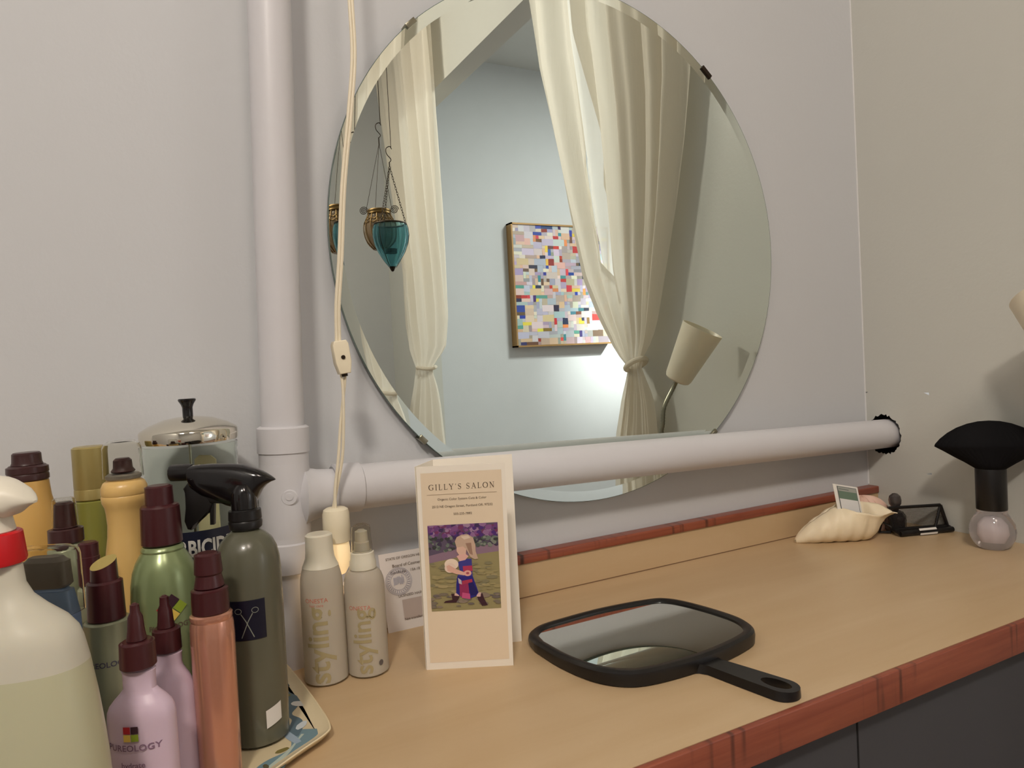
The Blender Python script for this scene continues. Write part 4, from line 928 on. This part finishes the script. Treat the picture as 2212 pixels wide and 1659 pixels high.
# green bottle with large maroon cap
GREEN = mat('light_green_plastic', (132, 146, 104), .26, metal=.3, spec=.5)
gx, gy = .008, -.196
B, t, o_ = simple('hair_product_bottle', 'round shouldered light green bottle with big stepped maroon cap', 'bottle', gx, gy, TRZ, [
 ('bottle_body', [(1176, 41), (1184, 43), (1188, 42), (1196, 47), (1210, 55), (1230, 62), (1255, 66), (1290, 68), (1400, 68)], GREEN, dict(tobase=1)),
 ('cap', [(1048, 25), (1051, 27.5), (1088, 28.5), (1090, 36), (1094, 39), (1174, 41)], MAROON, {})])
LOGO = [((-1, 0), (178, 40, 48)), ((0, 0), (60, 36, 46)), ((-1, -1), (222, 190, 90)), ((0, -1), (140, 160, 50))]
def logo(c, r, z, s, par, ys=1.0, x0=0, rot=0, cols=LOGO):
    ang = face(c)
    shapes = []
    for (i, j), col in cols:
        g = .04; p = []
        for u, v in ((i+g, j+g), (i+1-g, j+g), (i+1-g, j+1-g), (i+g, j+1-g)): p.append(((u*math.cos(rot)-v*math.sin(rot))*s, (u*math.sin(rot)+v*math.cos(rot))*s))
        shapes.append((p, col))
    return decal('brand_emblem', shapes, (0, 0, 0), (1, 0, 0), (0, 1, 0), par, mapf=lambda u, v, e: wrapped(c, r, z+v, x0+u, ang, ys, WIDE, e), eps=.0006)
logo((gx, gy), 68*B.k, B.z(1296), .0085, t, x0=.004, rot=.78)
wrap_text('brand_lettering', 'PUREOLOGY', .0058, (gx, gy), 68*B.k, B.z(1335), face((gx, gy))+.1, t, INK, bold=.0001)

# disinfectant jar
JX, JY = .0405, -.0690
B = Bottle(JX, JY); t = thing('disinfectant_jar', 'glass salon disinfectant jar with domed chrome lid and navy label, beside the white pipe', 'jar', (JX, JY, 0))
JG = mat('jar_glass', (243, 248, 243), .02, trans=1, ior=1.12)
hwj = 94*B.k
R_ = .0445
b = nb(); lathe(b, [(0, .0005), (R_-.004, .0005), (R_, .004), (R_, B.z(1000)), (R_*1.01, B.z(985)), (R_*1.0, B.z(975)), (R_*1.02, B.z(968)), (R_*1.02, B.z(958)), (R_*.98, B.z(958)), (R_*.96, B.z(975)), (R_*.965, B.z(1000)), (R_*.965, .010), (0, .010)], (JX, JY, 0), 64); obj('glass_jar', b, JG, t)
b = nb(); lz = B.z(950); lr = .0458
lathe(b, [(lr*.86, lz-.002), (lr, lz-.001), (lr*1.01, lz+.001), (lr*1.01, B.z(930)), (lr*.985, B.z(926)), (lr*.80, B.z(915)), (lr*.5, B.z(904)), (lr*.25, B.z(900)), (lr*.14, B.z(899)), (0, B.z(899))], (JX, JY, 0), 64); lid = obj('chrome_lid', b, CHROME, t)
b = nb(); kz = B.z
lathe(b, capped([(13*B.k, kz(922)), (13*B.k, kz(918)), (11.5*B.k, kz(915)), (12.5*B.k, kz(904)), (10.5*B.k, kz(900)), (10.5*B.k, kz(880)), (13*B.k, kz(873)), (18*B.k, kz(865)), (18*B.k, kz(861))], .0008), (JX, JY, 0), 32); obj('lid_knob', b, BLACKG, lid)
b = nb(); tube(b, [(JX, JY, lz), (JX, JY, .02)], .0014, 8); lathe(b, [(0, .014), (.03, .014), (.03, .016), (0, .016)], (JX, JY, 0), 32); obj('lifting_rod', b, STEEL, t)
# label wrapped on the jar
b = nb(); zl0, zl1 = B.z(1230), B.z(1130)
aa = [face((JX, JY))-.95+1.9*k/30 for k in range(31)]; lo_ = [b.verts.new((JX+(R_+.0005)*math.cos(a), JY+(R_+.0005)*math.sin(a), zl0)) for a in aa]; hi_ = [b.verts.new((JX+(R_+.0005)*math.cos(a), JY+(R_+.0005)*math.sin(a), zl1)) for a in aa]
for i in range(30): b.faces.new((lo_[i], lo_[i+1], hi_[i+1], hi_[i]))
o = obj('navy_label', b, mat('navy_label_paper', (20, 24, 44), .4), t)
wrap_text('label_lettering', 'BARBICIDE', .0215, (JX, JY), R_, B.z(1166), face((JX, JY))+.02, t, mat('white_ink', (205, 205, 200), .5), bold=.0007, eps=.001, sx=.66)
t = thing('comb', 'pale yellow comb standing inside the disinfectant jar', 'comb', (JX+.014, JY, .017))
b = nb(); prism(b, [(-.011, .017), (.011, .017), (.011, B.z(998)), (.006, B.z(988)), (-.006, B.z(986)), (-.011, B.z(996))], (JX+.014, JY+.006, 0), rt2, (0, 0, 1), dp2, -.0015, .0015, .0006); obj('comb_body', b, mat('pale_comb', (214, 204, 164), .4), t)

# olive spray bottle with black trigger
ox, oy = .0725, -.2140
OLIVE = mat('olive_grey_plastic', (90, 89, 74), .26, spec=.5, coat=.15)
B, t, o_ = simple('trigger_spray_bottle', 'dark olive grey spray bottle with black trigger head and scissors label', 'spray bottle', ox, oy, TRZ, [
 ('bottle_body', [(1140, 27), (1144, 29), (1152, 40), (1166, 53), (1184, 61), (1206, 65.5), (1240, 67.5), (1300, 67.5), (1500, 66), (1560, 64)], OLIVE, dict(tobase=1)),
 ('collar', [(1098, 29), (1101, 33), (1120, 34), (1122, 32.5), (1126, 34.5), (1141, 33.5)], BLACKP, dict(rib=.01, ribn=24)),
 ('piston_dome', [(1042, 6), (1046, 15), (1054, 22), (1066, 26), (1082, 27), (1100, 27)], BLACKG, {})])
OB = Vector((ox, oy, 0))
def opx(px, py):
    z = B.z(py); P = Vector((ox, oy, z)); cx = IW/2+F*(P-EYE).dot(RT)/depth_of(P); return ((px-cx)*B.k/(RT.dot(rt2)), z)
b = nb(); back_off = dp2*.006
st = []
for px, yt, yb, hd in ((403, 1003, 1038, .0075), (408, 1001, 1052, .0085), (430, 1000, 1070, .009), (455, 1000, 1080, .0095), (480, 1001, 1092, .010), (505, 1003, 1100, .0105), (525, 1007, 1100, .0105), (545, 1014, 1086, .010), (558, 1020, 1062, .009), (570, 1027, 1051, .0065), (581, 1034, 1045, .004), (589, 1040, 1042.5, .0015)):
    u, zt = opx(px, yt); st.append((u, zt, opx(px, yb)[1], hd))
loft(b, st, OB+back_off, rt2, dp2)
obj('spray_head', b, BLACKG, t)
b = nb(); P0 = Vector(OB+back_off)+rt2*opx(404, 1016)[0]+Vector((0, 0, opx(404, 1016)[1])); L_ = .0165
lathe(b, [(0, -.002), (.0068, -.002), (.0072, .001), (.0072, L_-.001), (.0065, L_), (.003, L_), (.003, L_-.003), (0, L_-.003)], P0, 28, axis=-rt2, rib=.03, ribn=12); obj('nozzle', b, BLACKP, t)
b = nb(); trig = [(404, 1038), (452, 1066), (455, 1088), (449, 1106), (432, 1112), (418, 1124), (412, 1140), (404, 1138), (397, 1120), (401, 1092), (404, 1068), (394, 1050)]
prism(b, [opx(*p) for p in trig], OB+back_off, rt2, (0, 0, 1), dp2, -.0055, .0055, .0015); obj('trigger', b, BLACKP, t)
b = nb(); prism(b, [opx(*p) for p in [(449, 1070), (459, 1070), (458, 1132), (450, 1132)]], OB+back_off, rt2, (0, 0, 1), dp2, -.003, .003, .001); prism(b, [opx(*p) for p in [(440, 1062), (500, 1072), (500, 1088), (452, 1084)]], OB+back_off, rt2, (0, 0, 1), dp2, -.006, .006, .002); obj('piston_guide', b, BLACKP, t)
rb_ = 67.2*B.k
def patch(name, x0_, x1_, z0_, z1_, m_, par, c, r, skew=0, eps=.0004):
    b = nb(); n = 14; A = [b.verts.new(wrapped(c, r, z0_+skew*k/n, x0_+(x1_-x0_)*k/n, face(c), eps=eps)) for k in range(n+1)]; C2 = [b.verts.new(wrapped(c, r, z1_+skew*k/n, x0_+(x1_-x0_)*k/n, face(c), eps=eps)) for k in range(n+1)]
    for k in range(n): b.faces.new((A[k], A[k+1], C2[k+1], C2[k]))
    return obj(name, b, m_, par)
lb = patch('scissors_label', -.0185, .0112, B.z(1359), B.z(1277), mat('black_navy_label', (14, 14, 34), .35), t, (ox, oy), rb_)
b = nb(); zc_, xc_ = B.z(1322), -.0035
def wstroke(b, pts, w_):
    for (x0_, y0_), (x1_, y1_) in zip(pts, pts[1:]):
        d = Vector((x1_-x0_, y1_-y0_)); 
        if d.length < 1e-9: continue
        d.normalize(); nn = Vector((-d.y, d.x))*w_/2
        q = [Vector((x0_, y0_))+nn, Vector((x0_, y0_))-nn, Vector((x1_, y1_))-nn, Vector((x1_, y1_))+nn]
        b.faces.new([b.verts.new(wrapped((ox, oy), rb_, zc_+p.y, xc_+p.x, face((ox, oy)), eps=.0008)) for p in q])
for s_ in (-1, 1):
    wstroke(b, [(s_*-.0048, -.0125), (s_*.0008, .001), (s_*.0045, .0075)], .0007)
    wstroke(b, [(s_*.0065+.0026*math.cos(a), .0098+.0022*math.sin(a)) for a in [2*math.pi*k/14 for k in range(15)]], .0005)
obj('scissors_drawing', b, mat('silver_ink', (128, 132, 122), .5), lb, smooth=False)
patch('price_sticker', .0065, .0205, B.z(1549), B.z(1512), mat('white_sticker', (216, 212, 206), .5), t, (ox, oy), 64*B.k*1.02, skew=.004, eps=.0006)

# copper bottle
COP = mat('copper_translucent_plastic', (200, 143, 120), .2, metal=.5, sss=.15, coat=.4)
cx_, cy_ = .0375, -.2675
B, t, o_ = simple('hair_product_bottle', 'slim shiny copper pink bottle with maroon pump cap', 'bottle', cx_, cy_, TRZ, [
 ('bottle_body', [(1321, 40), (1325, 43), (1332, 43.5), (1336, 42), (1345, 44.5), (1380, 45.5), (1500, 44), (1659, 43)], COP, dict(tobase=1)),
 ('cap', [(1268, 34), (1272, 37.5), (1318, 38.5), (1322, 38)], MAROON, {}),
 ('pump_head', [(1193, 22), (1197, 27), (1236, 29), (1240, 26), (1268, 31)], MAROON, {})])
# lilac bottles
LIL = mat('lilac_plastic', (204, 182, 200), .32, sss=.15)
VINK = mat('violet_grey_ink', (128, 100, 124), .5)
def lilac(x, y, base, label, c0, sh, scale=1.0, dark=False):
    B, t, o_ = simple('hair_product_bottle', label, 'bottle', x, y, base, sh, ys=.70)
    return B, t
B, t = lilac(.006, -.257, TRZ, 'lilac bottle with maroon flip nozzle, partly hidden by its twin', 0, [
 ('bottle_body', [(1404, 28), (1408, 30), (1414, 28.5), (1432, 28.5), (1442, 32), (1458, 42), (1474, 50), (1490, 54), (1510, 55), (1659, 56)], LIL, dict(tobase=1, ys=.72)),
 ('cap', [(1354, 26), (1358, 28), (1402, 29), (1405, 28)], MAROON, dict(ys=1)),
 ('nozzle', [(1285, 7), (1289, 9), (1306, 10), (1314, 14), (1340, 16), (1356, 18)], MAROON, dict(ys=1))])
lx, ly = -.013, -.3085
B, t = lilac(lx, ly, TRZ, 'lilac bottle with maroon flip nozzle and four colour emblem, nearest the viewer', 0, [
 ('bottle_body', [(1440, 33), (1445, 35.5), (1452, 34), (1484, 34), (1494, 42), (1506, 54), (1518, 64), (1530, 69), (1545, 70.5), (1659, 71)], LIL, dict(tobase=1, ys=.62, power=2.3)),
 ('cap', [(1382, 32), (1386, 35), (1436, 36.5), (1441, 35)], MAROON, dict(ys=1)),
 ('nozzle', [(1302, 7), (1306, 9), (1322, 10), (1332, 15), (1360, 17), (1384, 20)], MAROON, dict(ys=1))])
rl = 70.5*B.k
def flat_face(u, v, e, z0=0, x0=0): return wrapped((lx, ly), rl, z0+v, x0+u, 0, .66, WIDE, e)
logo((lx, ly), rl, B.z(1562), .0052, t, ys=.66)
wrap_text('brand_lettering', 'PUREOLOGY', .0060, (lx, ly), rl, B.z(1592), 0, t, VINK, ys=.66, wide=WIDE, bold=.0001, eps=.0006, space=1.05)
wrap_text('brand_lettering', 'hydrate', .0052, (lx, ly), rl, B.z(1628), 0, t, VINK, ys=.66, wide=WIDE, bold=.0001, eps=.0006)
# frosted styling bottles
FRO = mat('frosted_clear_plastic', (212, 204, 188), .3, sss=.2, trans=.4, ior=1.15)
FROC = mat('frosted_cap', (214, 208, 190), .35, sss=.2)
GOLDI = mat('gold_ink', (164, 150, 112), .45); RINK = mat('red_ink', (200, 120, 100), .5)
s1 = (.153, -.1185)
B, t, o_ = simple('styling_bottle', 'frosted styling bottle with plain flared cap, left of the two on the counter', 'bottle', s1[0], s1[1], 0, [
 ('bottle_body', [(1210, 34), (1222, 38), (1234, 41), (1246, 43.5), (1258, 44.5), (1300, 45.5), (1400, 46), (1450, 46)], FRO, dict(tobase=1)),
 ('cap', [(1152, 27), (1155, 28.5), (1190, 29.5), (1203, 31), (1214, 35), (1224, 38.5)], FROC, {})], group='pair of frosted styling bottles')
def vword(s, size, c, r, z, ang, par, m_, bold=0, eps=.0004):
    bm = text_bm(s, size, bold); slice_bm(bm)
    for v in bm.verts: v.co = wrapped(c, r, z+v.co.x, -v.co.y, ang, eps=eps)
    return obj('styling_lettering', bm, m_, par, smooth=False)
vword('styling', .0310, s1, 45.5*B.k, B.z(1378), face(s1)-.28, t, GOLDI, bold=.0006)
wrap_text('brand_lettering', 'ONESTA', .0062, s1, 45.5*B.k, B.z(1284), face(s1)-.30, t, RINK); wrap_text('brand_lettering', 'hair care', .0040, s1, 45.5*B.k, B.z(1294), face(s1)-.30, t, RINK)
s2 = (.1955, -.1255)
B, t, o_ = simple('styling_bottle', 'frosted styling spray bottle with clear overcapped nozzle, right of the two', 'bottle', s2[0], s2[1], 0, [
 ('bottle_body', [(1226, 27), (1230, 32), (1238, 38), (1250, 42), (1264, 43.5), (1300, 43.5), (1440, 43)], FRO, dict(tobase=1)),
 ('collar', [(1188, 22), (1192, 25), (1206, 26), (1210, 28), (1228, 29)], FROC, {}),
 ('nozzle', [(1143, 9), (1147, 13), (1168, 14), (1170, 16), (1190, 17)], FROC, {}),
 ('clear_overcap', [(1133, 15), (1136, 19), (1142, 20.5), (1190, 22.5), (1190, 21.5), (1143, 19.4), (1138, 18), (1136, 14)], CLR, dict(open=1))], group='pair of frosted styling bottles')
vword('styling', .0270, s2, 43.3*B.k, B.z(1370), face(s2)-.2, t, GOLDI, bold=.0004)
wrap_text('brand_lettering', 'ONESTA', .0062, s2, 43.3*B.k, B.z(1300), face(s2)-.3, t, RINK)
b = nb(); zc_ = B.z(1420); xc_ = .0135
A = [b.verts.new(wrapped(s2, 43.3*B.k, zc_+.0030*math.sin(a), xc_+.0026*math.cos(a), face(s2), eps=.0005)) for a in [2*math.pi*k/20 for k in range(20)]]; b.faces.new(A); obj('small_emblem', b, mat('dark_emblem', (96, 88, 84), .5), t, smooth=False)
